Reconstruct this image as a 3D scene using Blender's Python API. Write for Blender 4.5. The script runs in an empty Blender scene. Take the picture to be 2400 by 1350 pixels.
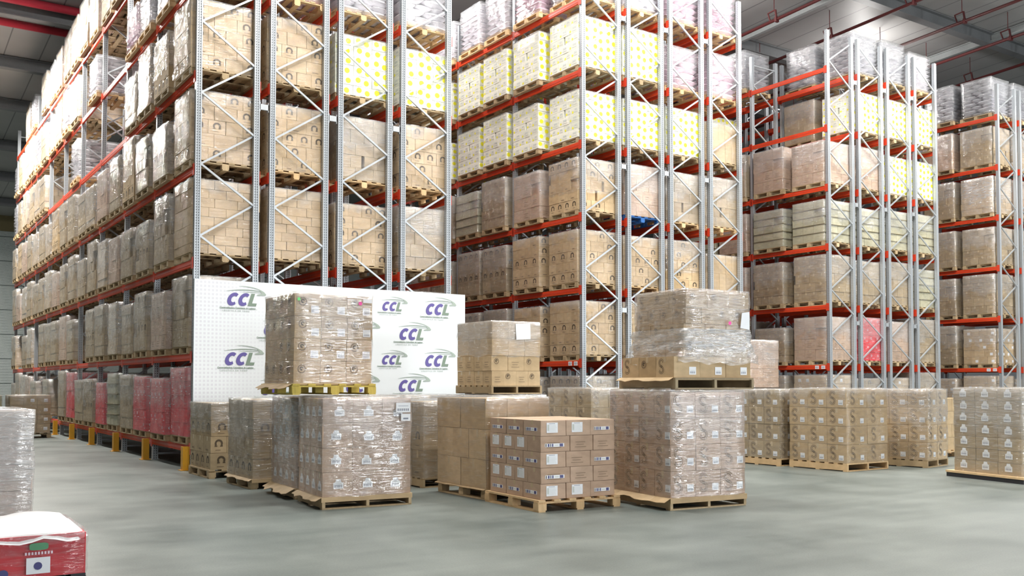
import bpy, bmesh, math, random
from mathutils import Vector, Matrix
random.seed(7)
C = bpy.context.scene.collection
R = math.radians
# ------------------------------------------------------------------ camera
sc = bpy.context.scene
PITCH, ROLL, YAW = 0.035152, 0.000746, 0.591191
CAM = Vector((-5.0067, -17.9053, 1.5772))
fwd = Vector((math.sin(YAW)*math.cos(PITCH), math.cos(YAW)*math.cos(PITCH), math.sin(PITCH)))
rt = Vector((math.cos(YAW), -math.sin(YAW), 0)); up = rt.cross(fwd)
r2 = rt*math.cos(ROLL)+up*math.sin(ROLL); u2 = -rt*math.sin(ROLL)+up*math.cos(ROLL)
cd = bpy.data.cameras.new('camera'); cam = bpy.data.objects.new('camera', cd); C.objects.link(cam)
cd.sensor_width = 36; cd.lens = 2253.08*36/2400; cd.shift_y = (819.3-675)/2400
cd.clip_end = 300
mw = Matrix((r2, u2, -fwd)).transposed().to_4x4(); mw.translation = CAM
cam.matrix_world = mw
sc.camera = cam
# ------------------------------------------------------------------ world, exposure, lamps
sc.view_settings.view_transform = 'Standard'; sc.view_settings.look = 'None'
sc.view_settings.gamma = 1; sc.view_settings.use_curve_mapping = False
sc.view_settings.exposure = 0.35
w = bpy.data.worlds.new('daylight'); sc.world = w; w.use_nodes = True
w.node_tree.nodes['Background'].inputs[0].default_value = (0.90, 0.97, 1.0, 1)
w.node_tree.nodes['Background'].inputs[1].default_value = 0.09  # low even ambient fill, standing in for daylight from unseen doors

def lamp(name, loc, power, size=1.4, col=(1.0, 0.96, 0.90), sy=None, spread=170):
    l = bpy.data.lights.new(name, 'AREA'); l.energy = power; l.shape = 'RECTANGLE'
    l.size = size; l.size_y = sy or size; l.color = col; l.spread = R(spread)
    o = bpy.data.objects.new(name, l); C.objects.link(o); o.location = loc
    return o
def bulb(name, loc, power, rad=.28, col=(1.0, .975, .94)):
    l = bpy.data.lights.new(name, 'POINT'); l.energy = power; l.shadow_soft_size = rad; l.color = col
    o = bpy.data.objects.new(name, l); C.objects.link(o); o.location = loc
# rows of assumed, unseen high-bay lamps over the open floor in front of the racks
for x in (-7, 2.5, 11, 19, 27):
    lamp('assumed_high_bay_light', (x, -6.0, 13.7), 300 if x < 0 else 660, 1.2)
for x in (19.5, 27):
    lamp('assumed_high_bay_light', (x, -3.2, 13.6), 520, 1.2)
for x in (-8, 3.5, 14, 24.5):
    lamp('assumed_high_bay_light', (x, -13.5, 14.2), 300 if x < 0 else 600, 1.2)
# bulbs of assumed, unseen high-bay lamps close to the rack tops and above the aisles
for x, y, p in ((2.2, -3.0, 560), (8.0, -2.2, 950), (13.5, -2.8, 650), (7.2, 5.5, 560), (16.4, 4.5, 260), (25.4, 4.0, 260)):
    bulb('assumed_high_bay_bulb', (x, y, 13.1-.03*y), p)
for y, p in ((5, 220), (10.5, 650), (16, 1050), (22, 1200)):
    lamp('assumed_aisle_or_fill_light', (-1.9, y, 13.0-.05*y), p, .9, spread=180)  # assumed aisle lamps, unseen, placed to brighten the upper loads
lamp('assumed_aisle_or_fill_light', (-6, 42, 10.8), 1300, 3.0)  # fill light added to brighten the far wall, not an aisle lamp
# lights added for film glints: daylight of assumed, unbuilt dock doors behind the viewer
for x, wd, p in ((8.8, 2.2, 850), (12.6, 2.0, 800), (27.5, 3.0, 1500), (33, 2.6, 850), (-6.5, 3.0, 260)):
    o = lamp('assumed_dock_daylight', (x, -31, 2.6), p, wd, (.93, .97, 1.0), 4.4, 180); o.rotation_euler = (R(90), 0, 0)
# ------------------------------------------------------------------ rack dimensions
FW, GAP, AISLE, BAY, Z1, DZ = 1.1, 0.3132, 3.6937, 2.8616, 2.118, 1.735
BLK = 4*FW+3*GAP+AISLE
def row_x(b, r): return b*BLK + r*(FW+GAP)
def lvl(k): return 0.44 if k == 0 else Z1+DZ*(k-1)
# ------------------------------------------------------------------ materials
MATS = {}
def newmat(name):
    m = bpy.data.materials.new(name); m.use_nodes = True
    nt = m.node_tree; nt.nodes.clear()
    return m, nt, nt.nodes, nt.links
def N(nt, t, **kw):
    n = nt.nodes.new(t)
    for k, v in kw.items(): setattr(n, k, v)
    return n
def out_bsdf(nt, rough=.6, spec=.5, metal=0):
    o = N(nt, 'ShaderNodeOutputMaterial'); b = N(nt, 'ShaderNodeBsdfPrincipled')
    b.inputs['Roughness'].default_value = rough; b.inputs['Metallic'].default_value = metal
    b.inputs['Specular IOR Level'].default_value = spec
    nt.links.new(b.outputs[0], o.inputs[0]); return b
def plain(name, col, rough=.6, metal=0, var=.12, spec=.5, scale=14, bump=0):
    m, nt, n, l = newmat(name); b = out_bsdf(nt, rough, spec, metal)
    tc = N(nt, 'ShaderNodeTexCoord'); no = N(nt, 'ShaderNodeTexNoise'); no.inputs['Scale'].default_value = scale
    no.inputs['Detail'].default_value = 3
    l.new(tc.outputs['Object'], no.inputs['Vector'])
    hs = N(nt, 'ShaderNodeMixRGB'); hs.blend_type = 'MIX'
    hs.inputs[1].default_value = (*[c*(1-var) for c in col], 1); hs.inputs[2].default_value = (*[min(1, c*(1+var)) for c in col], 1)
    l.new(no.outputs['Fac'], hs.inputs[0]); l.new(hs.outputs[0], b.inputs['Base Color'])
    if bump:
        bp = N(nt, 'ShaderNodeBump'); bp.inputs['Strength'].default_value = bump; bp.inputs['Distance'].default_value = .01
        l.new(no.outputs['Fac'], bp.inputs['Height']); l.new(bp.outputs[0], b.inputs['Normal'])
    MATS[name] = m; return m
def board(name, c1, c2, rough=.75, grain=(2.5, 2.5, 5), spec=.3):
    """cardboard or wood: colour differs from carton to carton and a little inside one"""
    m, nt, n, l = newmat(name); b = out_bsdf(nt, rough, spec)
    oi = N(nt, 'ShaderNodeObjectInfo'); ge = N(nt, 'ShaderNodeNewGeometry')
    ad = N(nt, 'ShaderNodeMath', operation='ADD'); fr = N(nt, 'ShaderNodeMath', operation='FRACT')
    l.new(oi.outputs['Random'], ad.inputs[0]); l.new(ge.outputs['Random Per Island'], ad.inputs[1]); l.new(ad.outputs[0], fr.inputs[0])
    mx = N(nt, 'ShaderNodeMixRGB'); mx.inputs[1].default_value = (*c1, 1); mx.inputs[2].default_value = (*c2, 1)
    l.new(fr.outputs[0], mx.inputs[0])
    tc = N(nt, 'ShaderNodeTexCoord'); mp = N(nt, 'ShaderNodeMapping'); mp.inputs['Scale'].default_value = grain
    no = N(nt, 'ShaderNodeTexNoise'); no.inputs['Scale'].default_value = 2.2; no.inputs['Detail'].default_value = 5
    l.new(tc.outputs['Object'], mp.inputs[0]); l.new(mp.outputs[0], no.inputs['Vector'])
    mr = N(nt, 'ShaderNodeMapRange'); mr.inputs['From Min'].default_value = .3; mr.inputs['From Max'].default_value = .7
    mr.inputs['To Min'].default_value = .86; mr.inputs['To Max'].default_value = 1.08
    l.new(no.outputs['Fac'], mr.inputs[0])
    mu = N(nt, 'ShaderNodeMixRGB'); mu.blend_type = 'MULTIPLY'; mu.inputs[0].default_value = 1
    l.new(mx.outputs[0], mu.inputs[1]); l.new(mr.outputs[0], mu.inputs[2]); l.new(mu.outputs[0], b.inputs['Base Color'])
    MATS[name] = m; return m
board('kraft', (.50, .36, .205), (.61, .455, .275))
board('kraft_pink', (.50, .35, .25), (.58, .42, .31))
board('kraft_dull', (.36, .27, .16), (.46, .355, .22))
board('kraft_green', (.46, .43, .29), (.55, .52, .36))
board('carton_white', (.80, .82, .70), (.90, .90, .80))
board('carton_beige', (.66, .56, .50), (.72, .62, .55))
board('carton_red', (.66, .045, .06), (.78, .075, .09))
board('wood', (.38, .28, .16), (.54, .41, .25), grain=(12, 3, 3))
board('wood_new', (.62, .42, .22), (.74, .53, .30), grain=(12, 3, 3))
board('wood_yellow', (.50, .40, .09), (.62, .50, .13), grain=(12, 3, 3))
board('wood_old', (.30, .235, .15), (.42, .34, .22), grain=(12, 3, 3))
plain('blue_plastic', (.03, .14, .42), .4)
plain('black_plastic', (.02, .02, .025), .5)
plain('print', (.085, .06, .035), .7)
plain('print_soft', (.22, .155, .095), .7)
plain('paper', (.86, .88, .92), .5, var=.04)
plain('ink', (.25, .27, .33), .6)
plain('navy', (.07, .07, .22), .5)
plain('yellow_dot', (.93, .87, .04), .5, var=.05)
plain('pale_print', (.62, .66, .62), .6)
plain('green_print', (.10, .30, .16), .5)
plain('pink_sticker', (.85, .05, .35), .4)
plain('green_sticker', (.15, .75, .2), .4)
plain('pad_dark', (.16, .13, .06), .8)
plain('orange_steel', (.66, .062, .016), .5, var=.10, spec=.25)
plain('orange_plate', (.58, .05, .02), .42, var=.10)
plain('guard_yellow', (.66, .33, .02), .5)
plain('pipe_red', (.11, .022, .022), .5)
plain('pipe_bright', (.42, .03, .05), .45)
plain('sack_white', (.82, .80, .84), .45, var=.06)
plain('sack_pink', (.78, .62, .70), .45, var=.25, scale=8)
plain('sack_grey', (.60, .60, .64), .4, var=.2, scale=7)
plain('logo_purple', (.12, .095, .33), .5, var=.03)
plain('logo_green', (.20, .27, .21), .5, var=.03)
plain('logo_pale', (.36, .43, .38), .5, var=.03)
plain('tape', (.58, .46, .30), .25, var=.05)
def galv():
    m, nt, n, l = newmat('galvanised_steel'); b = out_bsdf(nt, .38, .5, .55)
    tc = N(nt, 'ShaderNodeTexCoord'); no = N(nt, 'ShaderNodeTexNoise'); no.inputs['Scale'].default_value = 5; no.inputs['Detail'].default_value = 6
    l.new(tc.outputs['Object'], no.inputs['Vector'])
    mx = N(nt, 'ShaderNodeMixRGB'); mx.inputs[1].default_value = (.42, .45, .48, 1); mx.inputs[2].default_value = (.60, .63, .65, 1)
    l.new(no.outputs['Fac'], mx.inputs[0]); l.new(mx.outputs[0], b.inputs['Base Color'])
    MATS['galv'] = m
galv()
def post_steel():
    """galvanised post with the two columns of punched slots on its face"""
    m, nt, n, l = newmat('punched_steel'); b = out_bsdf(nt, .4, .5, .5)
    tc = N(nt, 'ShaderNodeTexCoord'); sp = N(nt, 'ShaderNodeSeparateXYZ'); l.new(tc.outputs['Object'], sp.inputs[0])
    def math_(op, a, v=None):
        x = N(nt, 'ShaderNodeMath', operation=op)
        if isinstance(a, (int, float)): x.inputs[0].default_value = a
        else: l.new(a, x.inputs[0])
        if v is not None:
            if isinstance(v, (int, float)): x.inputs[1].default_value = v
            else: l.new(v, x.inputs[1])
        return x.outputs[0]
    zf = math_('FRACT', math_('MULTIPLY', sp.outputs[2], 1/0.05))
    zin = math_('LESS_THAN', math_('ABSOLUTE', math_('SUBTRACT', zf, .5)), .26)
    ax = math_('ABSOLUTE', sp.outputs[0]); ay = math_('ABSOLUTE', sp.outputs[1])
    inx = math_('LESS_THAN', math_('ABSOLUTE', math_('SUBTRACT', ax, .022)), .0065)
    iny = math_('LESS_THAN', math_('ABSOLUTE', math_('SUBTRACT', ay, .026)), .006)
    hole = math_('MULTIPLY', zin, math_('MAXIMUM', inx, iny))
    mx = N(nt, 'ShaderNodeMixRGB'); mx.inputs[1].default_value = (.47, .50, .53, 1); mx.inputs[2].default_value = (.06, .065, .07, 1)
    l.new(hole, mx.inputs[0]); l.new(mx.outputs[0], b.inputs['Base Color'])
    MATS['post'] = m
post_steel()
def wrap_mat(name, dens=.16, gain=.5, gloss=.16, tint=(.66, .68, .70), zfrom=.35, streak=(5, 5, 34), shine=.07, veil=.22):
    m, nt, n, l = newmat(name)
    o = N(nt, 'ShaderNodeOutputMaterial'); b = N(nt, 'ShaderNodeBsdfPrincipled'); t = N(nt, 'ShaderNodeBsdfTransparent'); mx = N(nt, 'ShaderNodeMixShader')
    b.inputs['Base Color'].default_value = (*tint, 1); b.inputs['Roughness'].default_value = gloss
    b.inputs['Specular IOR Level'].default_value = .9
    t.inputs[0].default_value = (.95, .95, .95, 1)
    tc = N(nt, 'ShaderNodeTexCoord'); oi = N(nt, 'ShaderNodeObjectInfo')
    vm = N(nt, 'ShaderNodeVectorMath', operation='ADD'); sc3 = N(nt, 'ShaderNodeVectorMath', operation='SCALE'); sc3.inputs[3].default_value = 17
    cb = N(nt, 'ShaderNodeCombineXYZ'); 
    for i in range(3): l.new(oi.outputs['Random'], cb.inputs[i])
    l.new(cb.outputs[0], sc3.inputs[0]); l.new(tc.outputs['Object'], vm.inputs[0]); l.new(sc3.outputs[0], vm.inputs[1])
    mp = N(nt, 'ShaderNodeMapping'); mp.inputs['Scale'].default_value = streak; mp.inputs['Rotation'].default_value = (.08, .05, 0)
    n1 = N(nt, 'ShaderNodeTexNoise'); n1.inputs['Scale'].default_value = 1.0; n1.inputs['Detail'].default_value = 4; n1.inputs['Distortion'].default_value = .8
    l.new(vm.outputs[0], mp.inputs[0]); l.new(mp.outputs[0], n1.inputs['Vector'])
    n2 = N(nt, 'ShaderNodeTexNoise'); n2.inputs['Scale'].default_value = 3.4; n2.inputs['Detail'].default_value = 2
    l.new(vm.outputs[0], n2.inputs['Vector'])
    # film is doubled over towards the top of the load
    sp = N(nt, 'ShaderNodeSeparateXYZ'); l.new(tc.outputs['Generated'], sp.inputs[0])
    a1 = N(nt, 'ShaderNodeMath', operation='ADD'); l.new(sp.outputs[2], a1.inputs[0])
    s1 = N(nt, 'ShaderNodeMath', operation='MULTIPLY_ADD'); s1.inputs[1].default_value = .7; s1.inputs[2].default_value = -.35
    l.new(n2.outputs['Fac'], s1.inputs[0]); l.new(s1.outputs[0], a1.inputs[1])
    mr = N(nt, 'ShaderNodeMapRange'); mr.inputs['From Min'].default_value = zfrom; mr.inputs['From Max'].default_value = zfrom+.16
    mr.inputs['To Min'].default_value = 0; mr.inputs['To Max'].default_value = veil
    l.new(a1.outputs[0], mr.inputs[0])
    m2 = N(nt, 'ShaderNodeMapRange'); m2.inputs['From Min'].default_value = .48; m2.inputs['From Max'].default_value = .75
    m2.inputs['To Min'].default_value = dens; m2.inputs['To Max'].default_value = dens+gain
    l.new(n1.outputs['Fac'], m2.inputs[0])
    ad = N(nt, 'ShaderNodeMath', operation='ADD', use_clamp=True); l.new(mr.outputs[0], ad.inputs[0]); l.new(m2.outputs[0], ad.inputs[1])
    bp = N(nt, 'ShaderNodeBump'); bp.inputs['Strength'].default_value = 1.0; bp.inputs['Distance'].default_value = .02
    l.new(n1.outputs['Fac'], bp.inputs['Height'])
    b2 = N(nt, 'ShaderNodeBump'); b2.inputs['Strength'].default_value = .9; b2.inputs['Distance'].default_value = .035
    l.new(n2.outputs['Fac'], b2.inputs['Height']); l.new(b2.outputs[0], bp.inputs['Normal'])
    l.new(bp.outputs[0], b.inputs['Normal'])
    l.new(ad.outputs[0], mx.inputs[0]); l.new(t.outputs[0], mx.inputs[1]); l.new(b.outputs[0], mx.inputs[2])
    gl = N(nt, 'ShaderNodeBsdfGlossy'); gl.inputs['Roughness'].default_value = gloss*.8; gl.inputs[0].default_value = (1, 1, 1, 1); l.new(bp.outputs[0], gl.inputs['Normal'])
    mg = N(nt, 'ShaderNodeMixShader'); mg.inputs[0].default_value = shine
    l.new(mx.outputs[0], mg.inputs[1]); l.new(gl.outputs[0], mg.inputs[2]); l.new(mg.outputs[0], o.inputs[0])
    MATS[name] = m
wrap_mat('film', .03, .24, zfrom=.45, shine=.10, gloss=.13)
wrap_mat('film_light', .015, .14, zfrom=.8, shine=.07, gloss=.13)
wrap_mat('film_heavy', .16, .34, zfrom=.3, shine=.13, gloss=.13)
wrap_mat('film_gloss', .02, .20, tint=(.8, .8, .83), zfrom=.5, shine=.17, gloss=.10, veil=.16)
wrap_mat('film_white', .80, .3, tint=(.95, .95, .97), zfrom=.0, streak=(3, 3, 12))
def concrete():
    m, nt, n, l = newmat('concrete'); b = out_bsdf(nt, .42, .45)
    tc = N(nt, 'ShaderNodeTexCoord')
    a = N(nt, 'ShaderNodeTexNoise'); a.inputs['Scale'].default_value = .55; a.inputs['Detail'].default_value = 8; a.inputs['Roughness'].default_value = .62
    c = N(nt, 'ShaderNodeTexNoise'); c.inputs['Scale'].default_value = 60; c.inputs['Detail'].default_value = 3
    mp = N(nt, 'ShaderNodeMapping'); mp.inputs['Scale'].default_value = (.35, 3.0, 1); mp.inputs['Rotation'].default_value = (0, 0, .5)
    d = N(nt, 'ShaderNodeTexNoise'); d.inputs['Scale'].default_value = 1.1; d.inputs['Detail'].default_value = 5
    l.new(tc.outputs['Object'], a.inputs['Vector']); l.new(tc.outputs['Object'], c.inputs['Vector']); l.new(tc.outputs['Object'], mp.inputs[0]); l.new(mp.outputs[0], d.inputs['Vector'])
    r = N(nt, 'ShaderNodeValToRGB'); r.color_ramp.elements[0].position = .32; r.color_ramp.elements[1].position = .7
    r.color_ramp.elements[0].color = (.075, .098, .095, 1); r.color_ramp.elements[1].color = (.21, .236, .222, 1)
    s = N(nt, 'ShaderNodeMath', operation='MULTIPLY_ADD'); s.inputs[1].default_value = .30; l.new(c.outputs['Fac'], s.inputs[0])
    s0 = N(nt, 'ShaderNodeMixRGB'); s0.inputs[0].default_value = .22; l.new(a.outputs['Fac'], s0.inputs[1]); l.new(d.outputs['Fac'], s0.inputs[2])
    s3 = N(nt, 'ShaderNodeMath', operation='SUBTRACT'); s3.inputs[1].default_value = .15; l.new(s0.outputs[0], s3.inputs[0]); l.new(s3.outputs[0], s.inputs[2])
    l.new(s.outputs[0], r.inputs[0]); l.new(r.outputs[0], b.inputs['Base Color'])
    mr = N(nt, 'ShaderNodeMapRange'); mr.inputs['To Min'].default_value = .28; mr.inputs['To Max'].default_value = .55; l.new(a.outputs['Fac'], mr.inputs[0]); l.new(mr.outputs[0], b.inputs['Roughness'])
    MATS['concrete'] = m
concrete()
def sheet_metal(name, c1, c2, axis, period, seam=.03, rough=.5, rib=None):
    m, nt, n, l = newmat(name); b = out_bsdf(nt, rough, .4)
    tc = N(nt, 'ShaderNodeTexCoord'); sp = N(nt, 'ShaderNodeSeparateXYZ'); l.new(tc.outputs['Object'], sp.inputs[0])
    d = N(nt, 'ShaderNodeMath', operation='DIVIDE'); d.inputs[1].default_value = period; l.new(sp.outputs[axis], d.inputs[0])
    f = N(nt, 'ShaderNodeMath', operation='FRACT'); l.new(d.outputs[0], f.inputs[0])
    lt = N(nt, 'ShaderNodeMath', operation='LESS_THAN'); lt.inputs[1].default_value = seam; l.new(f.outputs[0], lt.inputs[0])
    no = N(nt, 'ShaderNodeTexNoise'); no.inputs['Scale'].default_value = .8; no.inputs['Detail'].default_value = 4; l.new(tc.outputs['Object'], no.inputs['Vector'])
    m1 = N(nt, 'ShaderNodeMixRGB'); m1.inputs[1].default_value = (*c1, 1); m1.inputs[2].default_value = (*[c*1.25 for c in c1], 1); l.new(no.outputs['Fac'], m1.inputs[0])
    mx = N(nt, 'ShaderNodeMixRGB'); mx.inputs[2].default_value = (*c2, 1); l.new(lt.outputs[0], mx.inputs[0]); l.new(m1.outputs[0], mx.inputs[1]); l.new(mx.outputs[0], b.inputs['Base Color'])
    if rib:
        wv = N(nt, 'ShaderNodeTexWave', bands_direction='X' if axis == 0 else 'Z'); wv.inputs['Scale'].default_value = rib; l.new(tc.outputs['Object'], wv.inputs['Vector'])
        bp = N(nt, 'ShaderNodeBump'); bp.inputs['Distance'].default_value = .04; l.new(wv.outputs['Fac'], bp.inputs['Height']); l.new(bp.outputs[0], b.inputs['Normal'])
    MATS[name] = m
sheet_metal('roof_sheet', (.31, .305, .30), (.15, .15, .15), 0, 1.15, .035)
sheet_metal('wall_sheet', (.66, .72, .70), (.22, .26, .25), 2, 1.52, .035, rib=6)
def banner_mat():
    m, nt, n, l = newmat('banner_vinyl'); b = out_bsdf(nt, .45, .3)
    tc = N(nt, 'ShaderNodeTexCoord'); sp = N(nt, 'ShaderNodeSeparateXYZ'); l.new(tc.outputs['Object'], sp.inputs[0])
    def M_(op, a, v=None):
        x = N(nt, 'ShaderNodeMath', operation=op); l.new(a, x.inputs[0])
        if v is not None:
            if isinstance(v, (int, float)): x.inputs[1].default_value = v
            else: l.new(v, x.inputs[1])
        return x.outputs[0]
    def grid(o): return M_('LESS_THAN', M_('ABSOLUTE', M_('SUBTRACT', M_('FRACT', M_('MULTIPLY', o, 1/.072)), .5)), .27)
    dots = M_('MULTIPLY', grid(sp.outputs[0]), grid(sp.outputs[2]))
    mr = N(nt, 'ShaderNodeMapRange'); mr.inputs['From Min'].default_value = .35; mr.inputs['From Max'].default_value = 1.7; mr.inputs['To Min'].default_value = 1; mr.inputs['To Max'].default_value = 0
    l.new(sp.outputs[0], mr.inputs[0]); fac = M_('MULTIPLY', M_('MULTIPLY', dots, mr.outputs[0]), .38)
    mx = N(nt, 'ShaderNodeMixRGB'); mx.inputs[1].default_value = (.78, .82, .85, 1); mx.inputs[2].default_value = (.52, .49, .58, 1)
    l.new(fac, mx.inputs[0]); l.new(mx.outputs[0], b.inputs['Base Color']); MATS['banner'] = m
banner_mat()

# ------------------------------------------------------------------ mesh builder
class MB:
    def __init__(s): s.v = []; s.f = []; s.m = []; s.mats = []; s.smooth = []
    def mi(s, name):
        if name not in s.mats: s.mats.append(name)
        return s.mats.index(name)
    def poly(s, pts, mat, smooth=False):
        b = len(s.v); s.v += [tuple(p) for p in pts]; s.f.append(tuple(range(b, b+len(pts)))); s.m.append(s.mi(mat)); s.smooth.append(smooth)
    def box(s, x0, x1, y0, y1, z0, z1, mat, T=None, j=0):
        P = [Vector((x, y, z)) for z in (z0, z1) for y in (y0, y1) for x in (x0, x1)]
        if j: P = [p+Vector((random.uniform(-j, j), random.uniform(-j, j), 0)) for p in P]
        if T: P = [T @ p for p in P]
        b = len(s.v); s.v += [tuple(p) for p in P]; k = s.mi(mat)
        for f in ((0, 2, 3, 1), (4, 5, 7, 6), (0, 1, 5, 4), (2, 6, 7, 3), (0, 4, 6, 2), (1, 3, 7, 5)):
            s.f.append(tuple(b+i for i in f)); s.m.append(k); s.smooth.append(False)
    def prism(s, poly, z0, z1, mat, T=None):
        n = len(poly); P = [Vector((x, y, z)) for z in (z0, z1) for x, y in poly]
        if T: P = [T @ p for p in P]
        b = len(s.v); s.v += [tuple(p) for p in P]; k = s.mi(mat)
        s.f.append(tuple(b+i for i in reversed(range(n)))); s.f.append(tuple(b+n+i for i in range(n)))
        for i in range(n): s.f.append((b+i, b+(i+1) % n, b+n+(i+1) % n, b+n+i))
        s.m += [k]*(n+2); s.smooth += [False]*(n+2)
    def bar(s, a, c, w, h, mat):
        a = Vector(a); c = Vector(c); d = (c-a); L = d.length; d.normalize()
        side = d.cross(Vector((0, 0, 1)))
        if side.length < 1e-4: side = Vector((1, 0, 0))
        side.normalize(); upv = side.cross(d)
        T = Matrix((side, d, upv)).transposed().to_4x4(); T.translation = a
        s.box(-w/2, w/2, 0, L, -h/2, h/2, mat, T)
    def tube(s, pts, r, mat, n=8):
        rings = []
        for i, p in enumerate(pts):
            p = Vector(p); q = Vector(pts[min(i+1, len(pts)-1)]); o = Vector(pts[max(i-1, 0)]); d = (q-o).normalized()
            a = d.cross(Vector((0, 0, 1)))
            if a.length < 1e-3: a = Vector((1, 0, 0))
            a.normalize(); c = d.cross(a); b = len(s.v)
            s.v += [tuple(p+r*(a*math.cos(2*math.pi*k/n)+c*math.sin(2*math.pi*k/n))) for k in range(n)]; rings.append(b)
        m = s.mi(mat)
        for x, y in zip(rings, rings[1:]):
            for k in range(n): s.f.append((x+k, x+(k+1) % n, y+(k+1) % n, y+k)); s.m.append(m); s.smooth.append(True)
        for b in (rings[0], rings[-1]): s.f.append(tuple(b+k for k in range(n))); s.m.append(m); s.smooth.append(False)
    def mesh(s, name):
        me = bpy.data.meshes.new(name); me.from_pydata(s.v, [], s.f); me.update()
        for n in s.mats: me.materials.append(MATS[n])
        me.polygons.foreach_set('material_index', s.m); me.polygons.foreach_set('use_smooth', s.smooth)
        return me
    def build(s, name, parent=None, loc=None, rz=0):
        return link(name, s.mesh(name), parent, loc, rz)
def link(name, me, parent=None, loc=None, rz=0):
    o = bpy.data.objects.new(name, me); C.objects.link(o)
    if parent: o.parent = parent
    if loc is not None: o.location = loc
    if rz: o.rotation_euler = (0, 0, rz)
    return o
def thing(name, label, cat, loc=(0, 0, 0), rz=0, group=None):
    o = bpy.data.objects.new(name, None); C.objects.link(o); o.empty_display_size = .1
    o.location = loc; o.rotation_euler = (0, 0, rz); tag(o, label, cat, group); return o
def tag(o, label, cat, group=None):
    o['label'] = label; o['category'] = cat
    if group: o['group'] = group
    return o
def struct(name, mb): o = mb.build(name); o['kind'] = 'structure'; return o
KIDS = {}
def copy_tree(o, parent=None):
    c = o.copy(); C.objects.link(c)
    if parent: c.parent = parent
    for ch in KIDS.get(o.name) or kids(o): copy_tree(ch, c)
    return c
def kids(o):
    k = list(o.children); KIDS[o.name] = k; return k

# ------------------------------------------------------------------ the room
m = MB(); m.box(-40, 62, -32, 49.2, -.2, 0, 'concrete'); struct('floor', m)
def zc(y): return 14.5-.052*y
m = MB()
m.poly([(-40, -32, zc(-32)), (-40, 49.2, zc(49.2)), (62, 49.2, zc(49.2)), (62, -32, zc(-32))], 'roof_sheet')
m.poly([(-40, -32, zc(-32)+.2), (62, -32, zc(-32)+.2), (62, 49.2, zc(49.2)+.2), (-40, 49.2, zc(49.2)+.2)], 'roof_sheet')
struct('ceiling', m)
m = MB(); m.box(-40, 62, 49.0, 49.25, 0, 12.2, 'wall_sheet'); struct('wall_far', m)
m = MB(); m.box(-40, 62, 48.85, 49.0, 11.0, 12.0, 'pad_dark'); struct('trim_1', m)
plain('roof_beam', (.16, .165, .17), .5); plain('roof_girder', (.36, .38, .38), .5)
k = 2
for y in (-8.5, -3.6, 1.3, 6.2, 11.1, 16, 20.9, 25.8, 32, 38, 44):
    m = MB(); z = zc(y)
    for dz_, hw in ((-.02, .16), (-.42, .16)): m.box(-40, 62, y-hw, y+hw, z+dz_-.03, z+dz_, 'roof_beam')
    m.box(-40, 62, y-.03, y+.03, z-.44, z-.02, 'roof_beam'); struct('trim_%d' % k, m); k += 1
for x in (-17, -8, 12.9, 21.0, 29.1, 37.2):
    m = MB()
    for a, c in ((-.02, .07), (-.25, .07)):
        m.bar((x, -30, zc(-30)+a-.02), (x, 49, zc(49)+a-.02), c*2, .04, 'roof_girder')
    m.bar((x, -30, zc(-30)-.14), (x, 49, zc(49)-.14), .03, .22, 'roof_girder'); struct('trim_%d' % k, m); k += 1
# sprinkler pipes under the roof
pipe_words = {19.3: 'nearest the second rack block', 22.1: 'above the third rack block', 24.9: 'over the end of the third rack block', 27.7: 'over the aisle before the fourth rack block', 30.6: 'above the fourth rack block'}
for x, wd in pipe_words.items():
    t = thing('sprinkler_pipe', 'dark red sprinkler pipe hung under the roof, '+wd, 'pipe', (x, 0, 0), 0, 'sprinkler pipes under the roof')
    m = MB(); zz = lambda y: zc(y)-.95
    m.tube([(0, -18, zz(-18)), (0, 24, zz(24))], .055, 'pipe_red'); m.build('pipe', t)
    for y in (-9.5, -6.4, -3.3, -.2, 2.9, 6.0, 9.1, 12.2):
        m = MB(); z = zz(y)
        m.bar((0, y, z), (0, y+.05, z+.33), .05, .05, 'pipe_red'); m.bar((0, y+.05, z+.33), (.0, y+.36, z+.30), .035, .035, 'pipe_red')
        m.bar((0, y+.36, z+.30), (0, y+.26, z), .035, .035, 'pipe_red'); m.bar((0, y+.1, z+.3), (0, y+.1, zc(y)), .018, .018, 'pipe_red')
        m.box(-.07, .07, y-.04, y+.04, z-.09, z+.07, 'pipe_red'); m.build('pipe_hanger', t)
for y, wd in ((15.4, 'nearer of the two above the tall rack'), (17.2, 'farther of the two above the tall rack')):
    t = thing('red_main_pipe', 'thick bright red pipe crossing under the roof, '+wd, 'pipe', (0, y, 0), 0, 'red main pipes')
    m = MB(); z = zc(y)-(.14 if y < 16 else .2); m.tube([(-16, 0, z), (6, 0, z)], .13, 'pipe_bright', 10); m.build('pipe', t)
    for x in (-12, -7, -2, 3):
        m = MB(); m.box(x-.02, x+.02, -.15, .15, z-.15, zc(y)-.01, 'pipe_red'); m.build('pipe_hanger', t)

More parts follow.
